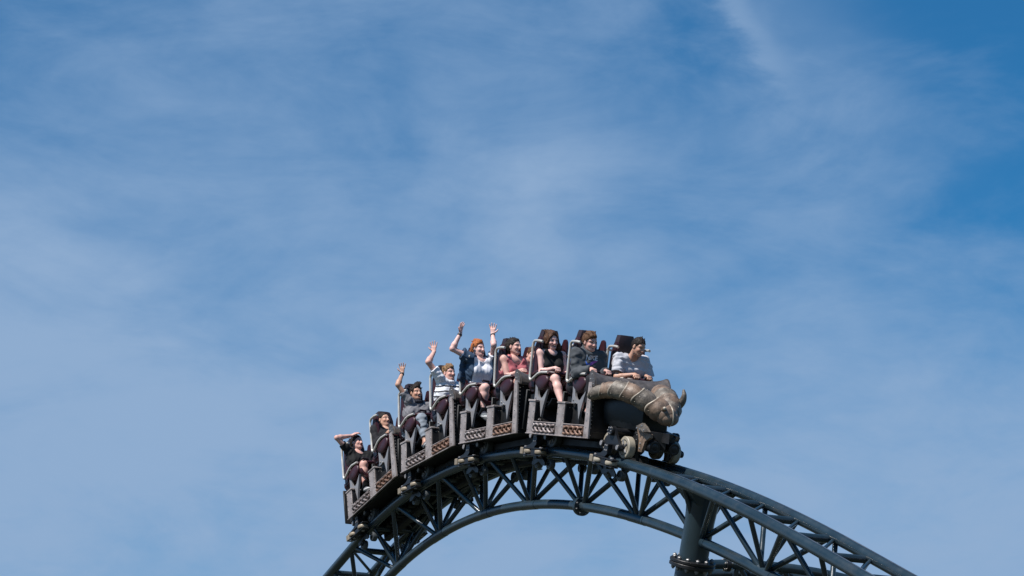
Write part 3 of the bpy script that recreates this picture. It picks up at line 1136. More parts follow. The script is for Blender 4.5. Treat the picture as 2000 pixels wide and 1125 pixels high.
    hp = smooth_path([(0.62, 0.25, 0.76), (0.66, 0.27, 0.82), (0.70, 0.285, 0.88), (0.715, 0.285, 0.945), (0.695, 0.28, 1.0)], 5)
    m.tube(hp, list(np.linspace(0.055, 0.052, 8)) + list(np.linspace(0.050, 0.018, len(hp) - 8)), 12)
    m.ball(hp[-1], 0.018, 8, 5)
    build('elbow_spike', m, 'armour', car, 50)
    # apron plates below the gauntlet
    m = MB()
    poly = [(0.66, 0.50), (0.80, 0.555), (0.90, 0.52), (0.98, 0.47), (0.86, 0.445), (0.72, 0.455)]
    m.prism(poly, -0.285, -0.25)
    poly = [(0.76, 0.49), (0.86, 0.56), (0.98, 0.47), (0.88, 0.45)]
    m.prism(poly, -0.305, -0.284)
    for (a, b) in ((0.72, 0.48), (0.80, 0.475), (0.90, 0.478), (0.84, 0.52)):
        m.rivet((a, -0.306, b), (0, -1, 0), 0.013, 2)
    build('apron_scale', m, ['armour', 'armour_rim', 'rivet_metal'], car, 30)
    for s in (-1, 1):
        m = MB()
        q = 0.0 if s < 0 else -0.16
        poly = [(0.62 + q, 0.47), (0.97 + q, 0.44), (0.97 + q, 0.40), (0.86 + q, 0.34), (0.81 + q, 0.20), (0.725 + q, 0.20), (0.705 + q, 0.33)]
        m.prism(poly, s * 0.205, s * 0.245)
        m.rivet((0.75 + q, s * 0.246, 0.30), (0, s, 0), 0.014, 1)
        m.rivet((0.75 + q, s * 0.246, 0.24), (0, s, 0), 0.014, 1)
        build('skirt_plate', m, ['armour_worn', 'rivet_metal'], car, 30)
    # dark beak between the lamps
    m = MB()
    vs = [(0.84, -0.18, 0.46), (0.94, 0.0, 0.47), (0.84, 0.16, 0.46), (0.82, -0.08, 0.25), (0.95, 0.0, 0.27), (0.82, 0.08, 0.25), (0.68, -0.17, 0.46), (0.68, 0.17, 0.46), (0.68, -0.08, 0.24), (0.68, 0.08, 0.24)]
    fs = [(0, 3, 4, 1), (1, 4, 5, 2), (3, 8, 9, 5, 4), (0, 1, 2, 7, 6), (6, 8, 3, 0), (2, 5, 9, 7), (7, 9, 8, 6)]
    m.add(vs, fs)
    vs = [(0.88, -0.06, 0.46), (1.0, 0.0, 0.48), (0.88, 0.06, 0.46), (1.02, 0.0, 0.35), (0.88, -0.07, 0.36), (0.88, 0.07, 0.36)]
    m.add(vs, [(0, 4, 3, 1), (1, 3, 5, 2), (0, 1, 2), (4, 5, 3), (0, 2, 5, 4)])
    build('beak_plate', m, 'dark_metal', car, 20)
    for s in (-1, 1):
        m = MB()
        m.lathe((0.70, s * 0.135, 0.285), (1, 0, 0.0), [(0, 0.06), (0.02, 0.072), (0.20, 0.076), (0.215, 0.078), (0.235, 0.074), (0.24, 0.06), (0.236, 0.045), (0.244, 0.03)], 24)
        build('bumper_cylinder', m, 'dark_metal', car, 40)
    for s in (-1, 1):
        add_bogie(car, s, True)
    return car


make_lead()

# ------------------------------------------------------------------ people: implicit surfaces meshed by surface nets


class Field:
    def __init__(self, lo, hi, h):
        self.lo = np.asarray(lo, float)
        self.h = h
        self.n = np.ceil((np.asarray(hi) - self.lo) / h).astype(int) + 1
        self.F = np.full(self.n, 0.2, np.float32)

    def sub(self, lo, hi):
        i0 = np.maximum(0, np.floor((np.asarray(lo) - self.lo) / self.h).astype(int))
        i1 = np.minimum(self.n, np.ceil((np.asarray(hi) - self.lo) / self.h).astype(int) + 1)
        i1 = np.maximum(i1, i0)
        ax = [(self.lo[k] + self.h * np.arange(i0[k], i1[k])).astype(np.float32) for k in range(3)]
        sl = tuple(slice(i0[k], i1[k]) for k in range(3))
        return sl, np.meshgrid(*ax, indexing='ij', sparse=True)

    def smin(self, sl, d, k):
        a = self.F[sl]
        if k <= 0:
            self.F[sl] = np.minimum(a, d)
        else:
            q = np.maximum(k - np.abs(a - d), 0) / k
            self.F[sl] = np.minimum(a, d) - q * q * k * 0.25

    def smax(self, sl, d, k):
        a = self.F[sl]
        q = np.maximum(k - np.abs(a - d), 0) / max(k, 1e-6)
        self.F[sl] = np.maximum(a, d) + q * q * k * 0.25

    def cone(self, p0, p1, r0, r1, k=0.02, clip=None, cut=False, flat=None):
        p0, p1 = np.asarray(p0, float), np.asarray(p1, float)
        R = max(r0, r1) + k + 0.02
        sl, (X, Y, Z) = self.sub(np.minimum(p0, p1) - R, np.maximum(p0, p1) + R)
        d = p1 - p0
        L2 = max(float(d @ d), 1e-9)
        t = ((X - p0[0]) * d[0] + (Y - p0[1]) * d[1] + (Z - p0[2]) * d[2]) / L2
        t = np.clip(t, 0, 1)
        D = np.sqrt((X - p0[0] - t * d[0]) ** 2 + (Y - p0[1] - t * d[1]) ** 2 + (Z - p0[2] - t * d[2]) ** 2) - (r0 + (r1 - r0) * t)
        if clip is not None:
            for (cp_, cn) in clip:
                D = np.maximum(D, (X - cp_[0]) * cn[0] + (Y - cp_[1]) * cn[1] + (Z - cp_[2]) * cn[2])
        D = D.astype(np.float32)
        if cut:
            self.smax(sl, -D, k)
        else:
            self.smin(sl, D, k)

    def ell(self, c, r, B=None, k=0.02, cut=False, clip=None):
        c, r = np.asarray(c, float), np.asarray(r, float)
        R = r.max() + k + 0.02
        sl, (X, Y, Z) = self.sub(c - R, c + R)
        if B is None:
            B = np.eye(3)
        q = [((X - c[0]) * B[i][0] + (Y - c[1]) * B[i][1] + (Z - c[2]) * B[i][2]) / r[i] for i in range(3)]
        k0 = np.sqrt(q[0] ** 2 + q[1] ** 2 + q[2] ** 2) + 1e-6
        k1 = np.sqrt((q[0] / r[0]) ** 2 + (q[1] / r[1]) ** 2 + (q[2] / r[2]) ** 2) + 1e-6
        D = k0 * (k0 - 1) / k1
        if clip is not None:
            for (cp_, cn) in clip:
                D = np.maximum(D, (X - cp_[0]) * cn[0] + (Y - cp_[1]) * cn[1] + (Z - cp_[2]) * cn[2])
        D = D.astype(np.float32)
        if cut:
            self.smax(sl, -D, k)
        else:
            self.smin(sl, D, k)

    def noise(self, amp, freqs, seed, axis=None):
        rs = np.random.RandomState(seed)
        ax = [(self.lo[k] + self.h * np.arange(self.n[k])).astype(np.float32) for k in range(3)]
        X, Y, Z = np.meshgrid(*ax, indexing='ij', sparse=True)
        for f in freqs:
            d = rs.normal(size=3)
            d /= np.linalg.norm(d)
            if axis is not None:
                d = unit(np.asarray(axis) + 0.38 * d)
            d *= f * (0.7 + 0.6 * rs.rand())
            e = rs.normal(size=3) * f * (0.35 if axis is None else 0.12)
            ph, ph2 = rs.rand(2) * 6.28
            s = np.sin(X * d[0] + Y * d[1] + Z * d[2] + ph + 1.3 * np.sin(X * e[0] + Y * e[1] + Z * e[2] + ph2))
            self.F += (amp * s / math.sqrt(len(freqs))).astype(np.float32)

    def mesh(self):
        F = self.F
        S = F < 0
        nx, ny, nz = F.shape
        if not S.any():
            return np.zeros((0, 3)), np.zeros((0, 4), int)
        cnt = np.zeros((nx - 1, ny - 1, nz - 1), np.uint8)
        for a in (0, 1):
            for b in (0, 1):
                for c in (0, 1):
                    cnt += S[a:nx - 1 + a, b:ny - 1 + b, c:nz - 1 + c]
        act = (cnt > 0) & (cnt < 8)
        idx = np.full(act.shape, -1, np.int64)
        I = np.argwhere(act)
        idx[act] = np.arange(len(I))
        acc = np.zeros((len(I), 3))
        num = np.zeros(len(I))
        cor = [(a, b, c) for a in (0, 1) for b in (0, 1) for c in (0, 1)]
        for ca in cor:
            for axs in range(3):
                if ca[axs] == 1:
                    continue
                cb = list(ca)
                cb[axs] = 1
                fa = F[I[:, 0] + ca[0], I[:, 1] + ca[1], I[:, 2] + ca[2]]
                fb = F[I[:, 0] + cb[0], I[:, 1] + cb[1], I[:, 2] + cb[2]]
                m = (fa < 0) != (fb < 0)
                t = np.where(m, fa / (fa - fb + 1e-12), 0)
                p = np.array(ca, float)[None, :].repeat(len(I), 0)
                p[:, axs] += t
                acc[m] += p[m]
                num[m] += 1
        Vv = self.lo + self.h * (I + acc / num[:, None])
        Q = []
        for axs in range(3):
            sl0 = [slice(None)] * 3
            sl1 = [slice(None)] * 3
            sl0[axs], sl1[axs] = slice(0, -1), slice(1, None)
            s0, s1 = S[tuple(sl0)], S[tuple(sl1)]
            E = np.argwhere(s0 != s1)
            o1, o2 = (axs + 1) % 3, (axs + 2) % 3
            lim = np.array(act.shape)
            ok = (E[:, o1] > 0) & (E[:, o2] > 0) & (E[:, o1] < lim[o1]) & (E[:, o2] < lim[o2])
            E = E[ok]
            ins = S[E[:, 0], E[:, 1], E[:, 2]]
            q = []
            for (a, b) in ((-1, -1), (0, -1), (0, 0), (-1, 0)):
                P = E.copy()
                P[:, o1] += a
                P[:, o2] += b
                q.append(idx[P[:, 0], P[:, 1], P[:, 2]])
            q = np.stack(q, 1)
            q[~ins] = q[~ins][:, ::-1]
            Q.append(q)
        Q = np.concatenate(Q)
        return Vv, Q[(Q >= 0).all(1)]


def field_obj(name, fld, mname, parent, colfn=None, origin=(0, 0, 0)):
    Vv, Q = fld.mesh()
    me = bpy.data.meshes.new(name)
    me.vertices.add(len(Vv))
    me.vertices.foreach_set('co', (Vv - np.asarray(origin)).astype(np.float32).ravel())
    me.loops.add(Q.size)
    me.loops.foreach_set('vertex_index', Q.astype(np.int32).ravel())
    me.polygons.add(len(Q))
    me.polygons.foreach_set('loop_start', np.arange(0, Q.size, 4, dtype=np.int32))
    me.polygons.foreach_set('loop_total', np.full(len(Q), 4, np.int32))
    me.polygons.foreach_set('use_smooth', [True] * len(Q))
    me.update(calc_edges=True)
    me.validate()
    me.materials.append(MATS[mname])
    if colfn is not None:
        c = np.ones((len(Vv), 4), np.float32)
        c[:, :3] = colfn(Vv)
        a = me.color_attributes.new('Col', 'FLOAT_COLOR', 'POINT')
        a.data.foreach_set('color', c.ravel())
    o = bpy.data.objects.new(name, me)
    COL.objects.link(o)
    if parent is not None:
        o.parent = parent
    return o


def ik(S, W, pole, l1, l2):
    S, W, pole = map(lambda a: np.asarray(a, float), (S, W, pole))
    d = W - S
    D = np.linalg.norm(d)
    if D > (l1 + l2) * 0.995:
        k = D / ((l1 + l2) * 0.995)
        l1, l2 = l1 * k, l2 * k
    a = (l1 * l1 - l2 * l2 + D * D) / (2 * D)
    hgt = math.sqrt(max(0, l1 * l1 - a * a))
    u = d / D
    p = pole - S
    p = p - u * (p @ u)
    return S + u * a + unit(p) * hgt


def hand(F, wr, d, nrm, side, pose, sc=1.0):
    """d: along the hand, nrm: out of the palm, side=+1: thumb towards d x nrm"""
    sc = sc * 0.94
    wr, d = np.asarray(wr, float), unit(d)
    nrm = unit(nrm - d * np.dot(nrm, d))
    w = np.cross(d, nrm) * side           # towards the thumb
    r = 0.0094 * sc
    for o in (-0.024, -0.008, 0.008, 0.024):
        F.cone(wr + d * 0.012 + w * o * 0.75 * sc, wr + d * 0.082 * sc + w * o * sc, 0.0135 * sc, 0.0125 * sc, 0.012)
    ln = (0.064, 0.078, 0.074, 0.066)
    for i, o in enumerate((-0.031, -0.0105, 0.0105, 0.031)):
        b = wr + d * (0.088, 0.092, 0.092, 0.088)[i] * sc + w * o * sc
        L = ln[i] * sc
        if pose == 'open':
            sp = (-0.34, -0.10, 0.12, 0.36)[i]
            c1 = 0.10 + 0.05 * (i % 2)
            v1 = unit(d + w * sp + nrm * c1)
            v2 = unit(d + w * sp * 0.9 + nrm * (c1 + 0.28))
            m_ = b + v1 * L * 0.55
            F.cone(b - d * 0.01, m_, r * 1.06, r * 0.98, 0.005)
            F.cone(m_, m_ + v2 * L * 0.5, r * 0.98, r * 0.84, 0.004)
        elif pose == 'relaxed':
            v1 = unit(d + w * (i - 1.5) * 0.07 + nrm * 0.35)
            v2 = unit(d * 0.6 + nrm * 0.9)
            m_ = b + v1 * L * 0.55
            F.cone(b - d * 0.01, m_, r * 1.06, r * 0.98, 0.005)
            F.cone(m_, m_ + v2 * L * 0.5, r * 0.98, r * 0.84, 0.004)
        else:                                # closed round a bar
            v1 = unit(d * 0.45 + nrm * 0.9)
            m1 = b + v1 * L * 0.52
            v2 = unit(-d * 0.75 + nrm * 0.55)
            m2 = m1 + v2 * L * 0.36
            F.cone(b - d * 0.006, m1, r * 1.1, r * 1.0, 0.005)
            F.cone(m1, m2, r, r * 0.92, 0.004)
            F.cone(m2, m2 + unit(-d - nrm * 0.4) * L * 0.28, r * 0.92, r * 0.85, 0.004)
    tb = wr + d * 0.028 * sc + w * 0.026 * sc
    if pose == 'open':
        v = unit(w * 0.85 + d * 0.62 + nrm * 0.15)
        t1 = tb + v * 0.042 * sc
        F.cone(tb, t1, r * 1.35, r * 1.15, 0.010)
        F.cone(t1, t1 + unit(w * 0.55 + d * 0.85) * 0.032 * sc, r * 1.12, r * 0.92, 0.004)
    else:
        v = unit(w * 0.35 + d * 0.75 + nrm * 0.6)
        t1 = tb + v * 0.04 * sc
        F.cone(tb, t1, r * 1.35, r * 1.15, 0.010)
        F.cone(t1, t1 + unit(d * 0.5 + nrm * 0.6 - w * 0.5) * 0.03 * sc, r * 1.12, r * 0.92, 0.004)


SKIN = {'pale': (0.70, 0.43, 0.38), 'mid': (0.50, 0.285, 0.205), 'rosy': (0.63, 0.36, 0.30)}


def person(label, car, row, ycen, P):
    """P: pose and looks, coordinates relative to the row and seat centre (x forward, y left, z up in car space)"""
    M = CARM[car]
    if row == 1:
        P = {**dict(La=(0.57, 0.11, 0.60), Ra=(0.57, -0.11, 0.60)), **P}
    ox = 1.05 * row
    g = lambda k, dflt=None: P.get(k, dflt)
    at = lambda p: np.array([ox + p[0], ycen + p[1], p[2]])
    sc = g('sc', 1.0)
    fem = g('fem', False)
    hips = at(g('hips', (0.10, 0, 0.875)))
    head = at(g('head', (0.215, 0, 1.475))) + V(*g('hoff', (-0.03, -0.03, -0.02)))
    sh = at(g('sh', (0.215, 0, 1.30))) + V(*g('soff', (-0.015, -0.02, -0.01)))
    shw = (0.165 if fem else 0.185) * sc
    yaw, pitch, roll = [math.radians(a) for a in g('look', (10, -5, 0))]
    # head basis
    hf = V(math.cos(yaw) * math.cos(pitch), math.sin(yaw) * math.cos(pitch), math.sin(pitch))
    hl = unit(np.cross((0, 0, 1), hf))
    hu = np.cross(hf, hl)
    hl, hu = hl * math.cos(roll) + hu * math.sin(roll), hu * math.cos(roll) - hl * math.sin(roll)
    HB = np.array([hf, hl, hu])
    hs = 0.93 * g('hsc', 1.0)
    H = lambda f, l, u: head + hs * (hf * f + hl * l + hu * u)
    # shoulder axis follows torso twist
    tw = math.radians(g('twist', 0))
    sl_ = V(-math.sin(tw), math.cos(tw), 0)
    sd_ = {}
    for s, nm in ((1, 'L'), (-1, 'R')):
        p = sh + sl_ * s * shw
        if nm + 'sh' in P:
            p = at(P[nm + 'sh'])
        sd_[nm] = p
    up = unit(sh - hips)
    fw = unit(np.cross(sl_, up))
    J = {}
    for s, nm in ((1, 'L'), (-1, 'R')):
        W = at(P[nm + 'w'])
        pole = at(P.get(nm + 'pole', (0.05, s * 0.5, 0.9)))
        E_ = ik(sd_[nm], W, pole, 0.275 * sc, 0.245 * sc)
        kn = at(P.get(nm + 'k', (0.56, s * 0.11, 0.965)))
        an = at(P.get(nm + 'a', (0.67, s * 0.11, 0.59)))
        J[nm] = (sd_[nm], E_, W, hips + V(0.0, s * 0.085, -0.01), kn, an)
    allp = np.array([p for v in J.values() for p in v] + [head, hips])
    lo, hi = allp.min(0) - 0.26, allp.max(0) + 0.26
    hstep = 0.0068
    mus = g('bulk', 1.0)

    def torso(F, inf, k=0.05, clip=None, belly=True):
        t = lambda a: hips + (sh - hips) * a
        for s in (1, -1):
            q = sl_ * s
            F.cone(hips + q * 0.075, t(0.28) + q * 0.070, (0.105 if not fem else 0.11) * mus + inf, 0.092 * mus * (0.9 if fem else 1) + inf, k, clip)
            F.cone(t(0.28) + q * 0.070, t(0.68) + q * 0.085 + fw * 0.01, 0.092 * mus * (0.9 if fem else 1) + inf, 0.098 * mus * (0.92 if fem else 1) + inf, k, clip)
            F.cone(t(0.68) + q * 0.085 + fw * 0.01, t(0.94) + q * shw * 0.66, 0.098 * mus * (0.92 if fem else 1) + inf, 0.058 + inf, k, clip)
            F.cone(t(0.96) + q * 0.02, sd_['L' if s > 0 else 'R'] - up * 0.008, 0.058 + inf, 0.050 * mus + inf, k * 0.8, clip)
            if fem:
                F.ell(t(0.66) + q * 0.075 + fw * 0.085, (0.062 + inf, 0.062 + inf, 0.060 + inf), None, 0.04, False, clip)
            else:
                F.ell(t(0.74) + q * 0.075 + fw * 0.062, (0.05 + inf, 0.075 + inf, 0.06 + inf), None, 0.05, False, clip)
        if belly and mus > 1:
            F.ell(t(0.22) + fw * 0.06, (0.10 * mus + inf, 0.13 * mus + inf, 0.12 + inf), None, 0.06, False, clip)

    def arm(F, nm, inf0, inf1, a0=0.0, a1=2.0, k=0.025):
        S_, E_, W = J[nm][:3]
        th = (0.88 if fem else 1.0) * sc * (0.5 + 0.5 * mus)
        r = [0.046 * th, 0.036 * th, 0.038 * th, 0.0245 * th]
        if a1 <= 1:
            e = S_ + (E_ - S_) * a1
            F.cone(S_, e + (E_ - S_) * 0.15, r[0] + inf0, r[1] + inf1, k, [(e, unit(E_ - S_))])
        else:
            F.cone(S_, E_, r[0] + inf0, r[1] + inf0, k)
            b = E_ + (W - E_) * 0.25
            if a1 >= 2:
                F.cone(E_, b, r[1] * 0.97 + inf1, r[2] + inf1, k)
                F.cone(b, W, r[2] + inf1, r[3] + inf1, k)
            else:
                e = E_ + (W - E_) * (a1 - 1)
                F.cone(E_, b, r[1] * 0.97 + inf1, r[2] + inf1, k, [(e, unit(W - E_))])
                F.cone(b, W, r[2] + inf1, r[3] + inf1, k, [(e, unit(W - E_))])

    def leg(F, nm, inf, a1=2.0, k=0.03):
        hp, kn, an = J[nm][3:]
        th = (0.97 if fem else 1.0) * sc * (0.5 + 0.5 * mus)
        if a1 <= 1:
            e = hp + (kn - hp) * a1
            F.cone(hp, kn, 0.088 * th + inf, 0.062 * th + inf * 1.3, k, [(e, unit(kn - hp))])
        else:
            F.cone(hp, kn - (kn - hp) * 0.08, 0.088 * th + inf, 0.058 * th + inf, k)
            F.ell(kn, (0.058 * th + inf,) * 3, None, k)
            c = kn + (an - kn) * 0.32 + unit(np.cross((0, 1, 0), an - kn)) * 0.012
            F.cone(kn, c, 0.052 * th + inf, 0.058 * th + inf, k)
            F.cone(c, an, 0.058 * th + inf, 0.034 * th + inf, k)

    def foot(F, nm, inf, k=0.015):
        kn, an = J[nm][4:]
        ld = unit(an - kn)
        fd = unit(V(1, 0, 0) - ld * ld[0])
        fd = unit(fd + ld * 0.35)
        heel = an + ld * 0.035 - fd * 0.03
        toe = an + ld * 0.055 + fd * 0.155
        F.cone(an, heel, 0.036 + inf, 0.034 + inf, k)
        F.cone(heel, toe, 0.036 + inf, 0.026 + inf, k)
        F.cone(heel + ld * 0.008, toe + ld * 0.0, 0.034 + inf, 0.030 + inf, k)
        F.cone(an + ld * 0.0, (heel + toe) / 2, 0.036 + inf, 0.032 + inf, k)

    # ---------------- body
    F = Field(lo, hi, hstep)
    torso(F, 0.0)
    F.cone(sh - up * 0.02, H(-0.022, 0, -0.07), 0.056 * (0.9 if fem else 1.05), 0.050 * (0.88 if fem else 1.05), 0.035)
    for nm in ('L', 'R'):
        arm(F, nm, 0, 0)
        leg(F, nm, 0)
        foot(F, nm, 0)
        W, E_ = J[nm][2], J[nm][1]
        hd = P.get(nm + 'hd')
        d = unit(hd if hd is not None else (W - E_))
        n = P.get(nm + 'pn', (0, 0, -1))
        s = 1 if nm == 'L' else -1
        hand(F, W, d, np.asarray(n, float), g(nm + 'th', s), P.get(nm + 'pose', 'grip'), sc)
    # head
    F.ell(H(-0.018, 0, 0.030), hs * np.array((0.098, 0.076, 0.088)), HB, 0.02)
    F.ell(H(0.022, 0, -0.040), hs * np.array((0.070, 0.060, 0.072)), HB, 0.03)
    F.cone(H(-0.005, 0.048, -0.052), H(0.055, 0.022, -0.094), hs * 0.022, hs * 0.018, 0.03)
    F.cone(H(-0.005, -0.048, -0.052), H(0.055, -0.022, -0.094), hs * 0.022, hs * 0.018, 0.03)
    F.ell(H(0.070, 0, -0.098), hs * np.array((0.022, 0.026, 0.020)), HB, 0.02)
    for s in (-1, 1):
        F.cone(H(0.072, s * 0.014, 0.026), H(0.058, s * 0.052, 0.024), hs * 0.014, hs * 0.012, 0.014)
        F.ell(H(0.058, s * 0.040, -0.030), hs * np.array((0.026, 0.024, 0.022)), HB, 0.022)
        F.ell(H(0.091, s * 0.031, 0.002), hs * np.array((0.014, 0.018, 0.012)), HB, 0.010, True)
        F.ell(H(0.068, s * 0.031, 0.002), hs * np.array((0.0125, 0.014, 0.011)), HB, 0.005)
        F.ell(H(-0.010, s * 0.080, -0.012), hs * np.array((0.020, 0.010, 0.032)), HB, 0.008)
        F.ell(H(0.000, s * 0.090, -0.008), hs * np.array((0.009, 0.006, 0.014)), HB, 0.004, True)
    F.cone(H(0.084, 0, 0.010), H(0.104, 0, -0.030), hs * 0.0090, hs * 0.0120, 0.012)
    for s in (-1, 1):
        F.ell(H(0.098, s * 0.012, -0.034), hs * np.array((0.012, 0.010, 0.009)), HB, 0.008)
    mo = g('mouth', 'smile')
    ow, oh = {'smile': (0.026, 0.0075), 'open': (0.021, 0.016), 'o': (0.014, 0.015), 'grin': (0.027, 0.011)}[mo]
    F.cone(H(0.080, 0.020, -0.056), H(0.080, -0.020, -0.056), hs * 0.010, hs * 0.010, 0.014)
    F.cone(H(0.078, 0.014, -0.076 - oh * 0.5), H(0.078, -0.014, -0.076 - oh * 0.5), hs * 0.011, hs * 0.011, 0.012)
    F.ell(H(0.094, 0, -0.066), hs * np.array((0.016, ow, oh)), HB, 0.004, True)
    skin = np.array(SKIN[g('skin', 'pale')])
    browc = np.array(g('brow', (0.05, 0.03, 0.02)))

    def skincol(Vv):
        L = (Vv - head) @ HB.T / hs
        f, l, u = L[:, 0], np.abs(L[:, 1]), L[:, 2]
        c = np.repeat(skin[None, :], len(Vv), 0)
        rng = np.random.RandomState(len(label))
        blot = 0.5 + 0.5 * np.sin(Vv[:, 0] * 37 + 2 * np.sin(Vv[:, 2] * 29)) * np.sin(Vv[:, 1] * 31 + Vv[:, 2] * 23)
        c = c * (1 + 0.10 * (blot[:, None] - 0.5) * np.array((0.4, 1.0, 1.0)))
        inh = (f > 0.03) & (np.abs(L).max(1) < 0.14)
        def blend(mask, col, a=1.0):
            mm = np.clip(mask, 0, 1)[:, None] * a
            return c * (1 - mm) + np.array(col)[None, :] * mm
        rose = np.exp(-(((l - 0.042) / 0.02) ** 2 + ((u + 0.03) / 0.02) ** 2)) * inh
        c = blend(rose, skin * np.array((1.0, 0.70, 0.68)), 0.7)
        lip = (((l / (ow + 0.007)) ** 2 + ((u + 0.066) / (oh + 0.008)) ** 2) < 1) & inh
        c = blend(lip.astype(float), skin * np.array((0.86, 0.55, 0.54)))
        inn = (((l / ow) ** 2 + ((u + 0.066) / oh) ** 2) < 1) & inh
        c = blend(inn.astype(float), (0.05, 0.012, 0.012))
        if mo in ('smile', 'grin', 'open'):
            te = ((l / (ow * 0.9)) ** 2 + ((u + 0.063 + (-0.005 if mo == 'open' else 0)) / (0.0065)) ** 2 < 1) & inh
            c = blend(te.astype(float), (0.74, 0.70, 0.64))
        by = 0.026 + 0.10 * (l - 0.012) - 1.9 * np.maximum(0, l - 0.038) ** 1.3
        br = (np.abs(u - by) < 0.0042) & (l > 0.012) & (l < 0.054) & inh
        c = blend(br.astype(float), browc, 0.75)
        ey = (((l - 0.031) / 0.0135) ** 2 + ((u - 0.001) / 0.0055) ** 2 < 1) & inh
        c = blend(ey.astype(float), (0.30, 0.26, 0.23))
        lash = (((l - 0.031) / 0.0165) ** 2 + ((u - 0.004) / 0.0065) ** 2 < 1) & (u > 0.0055) & inh
        c = blend(lash.astype(float), (0.03, 0.02, 0.015))
        iris = (((l - 0.031) ** 2 + (u - 0.002) ** 2) < 0.0062 ** 2) & ey
        c = blend(iris.astype(float), g('eyes', (0.035, 0.025, 0.018)))
        return c

    body = field_obj('person', F, 'skin', None, skincol, hips)
    body.matrix_world = M @ Matrix.Translation(Vector(hips))
    tag(body, label, 'person', 'riders on the roller coaster train')
    ORI = hips
    # ---------------- clothing
    rs = g('seed', 1)
    for gi, gm in enumerate(P.get('clothes', [])):
        kind, colr = gm['kind'], np.array(gm['col'])
        F2 = Field(lo, hi, hstep)
        inf = gm.get('inf', 0.012)
        if kind == 'top':
            hem = gm.get('hem', 0.10)
            torso(F2, inf)
            e0 = hips + (sh - hips) * hem
            if gm.get('sleeve', 0.6) > 0:
                for nm in ('L', 'R'):
                    arm(F2, nm, inf + 0.004, inf + gm.get('flare', 0.008), 0, gm.get('sleeve', 0.6))
            sl, (X, Y, Z) = F2.sub(lo, hi)
            if gm.get('fold', 0.004):
                F2.noise(gm.get('fold', 0.0045), [55, 75, 95, 60], rs + 11 * gi)
            F2.F = np.maximum(F2.F, -((X - e0[0]) * up[0] + (Y - e0[1]) * up[1] + (Z - e0[2]) * up[2])).astype(np.float32)
            if gm.get('collar', 'crew') == 'crew':
                F2.cone(sh + up * 0.05 + fw * 0.035, sh + up * 0.20 + fw * 0.05, 0.068, 0.09, 0.006, None, True)
            elif gm['collar'] == 'scoop':
                F2.cone(sh + up * 0.025 + fw * 0.055, sh + up * 0.20 + fw * 0.09, 0.082, 0.11, 0.006, None, True)
            if gm.get('sleeve', 0.6) == 0:
                for nm in ('L', 'R'):
                    s = 1 if nm == 'L' else -1
                    F2.cone(J[nm][0] + sl_ * s * 0.02 - up * 0.10, J[nm][0] + sl_ * s * 0.02 + up * 0.12, 0.076, 0.076, 0.008, None, True)
            if gm.get('collar') == 'hood':
                # hood lying round the neck and up behind the head
                for a in np.linspace(-2.3, 2.3, 13):
                    c = sh + up * (0.018 + 0.065 * (1 - math.cos(a)) * 0.5) + fw * (0.082 * math.cos(a) - 0.012) + sl_ * 0.088 * math.sin(a)
                    F2.ell(c, (0.023, 0.023, 0.028), None, 0.03)
                F2.ell(sh + up * 0.07 - fw * 0.085, (0.05, 0.10, 0.085), None, 0.03)
            if gm.get('collar') == 'polo':
                for a in np.linspace(-2.6, 2.6, 15):
                    c = sh + up * 0.058 + fw * (0.060 * math.cos(a) + 0.006) + sl_ * 0.066 * math.sin(a)
                    F2.ell(c, (0.016, 0.016, 0.024), None, 0.012)
        elif kind == 'bottom':
            torso_clip = hips + (sh - hips) * 0.17
            for s in (1, -1):
                q = sl_ * s
                F2.cone(hips + q * 0.075, hips + (sh - hips) * 0.17 + q * 0.07, 0.112 * mus + inf, 0.098 * mus + inf, 0.05, [(torso_clip, up)])
            for nm in ('L', 'R'):
                leg(F2, nm, inf, gm.get('len', 0.6))
            F2.noise(gm.get('fold', 0.004), [50, 70, 90], rs + 7)
            if gm.get('len', 0.6) > 1:
                for nm in ('L', 'R'):
                    an, kn = J[nm][5], J[nm][4]
                    F2.cone(an + unit(an - kn) * 0.0, an + unit(an - kn) * 0.2, 0.09, 0.09, 0.004, None, True)
        elif kind == 'jacket':
            torso(F2, inf + 0.014)
            for nm in ('L', 'R'):
                arm(F2, nm, inf + 0.022, inf + 0.026, 0, gm.get('sleeve', 0.5))
            # blown open panels
            for pts in gm['panels']:
                q = [at(p) for p in pts]
                for (a, b, r) in ((0, 1, 0.022), (1, 2, 0.022), (2, 3, 0.022), (3, 0, 0.022)):
                    F2.cone(q[a], q[b], r, r, 0.03)
                for i in range(1, 7):
                    t = i / 7
                    F2.cone(q[0] + (q[3] - q[0]) * t, q[1] + (q[2] - q[1]) * t, 0.024, 0.024, 0.03)
            F2.noise(0.006, [40, 55, 70, 90], rs + 5)
            # open front
            o0 = hips - up * 0.15 + fw * 0.16
            for dq in np.linspace(-0.095, 0.085, 7):
                F2.cone(hips - up * 0.2 + fw * 0.17 + sl_ * dq, sh + up * 0.10 + fw * 0.12 + sl_ * dq * 0.7, 0.085, 0.070, 0.006, None, True)
            F2.cone(sh + up * 0.03 + fw * 0.02, sh + up * 0.22 + fw * 0.05, 0.07, 0.10, 0.006, None, True)
            sl, (X, Y, Z) = F2.sub(lo, hi)
            e0 = hips + (sh - hips) * 0.16
            F2.F = np.maximum(F2.F, -((X - e0[0]) * up[0] + (Y - e0[1]) * up[1] + (Z - e0[2]) * up[2])).astype(np.float32)
        elif kind == 'shoes':
            for nm in ('L', 'R'):
                foot(F2, nm, 0.009)
                an, kn = J[nm][5], J[nm][4]
                F2.cone(an - unit(an - kn) * 0.05, an - unit(an - kn) * 0.16, 0.10, 0.10, 0.004, None, True)
        st = gm.get('stripes')

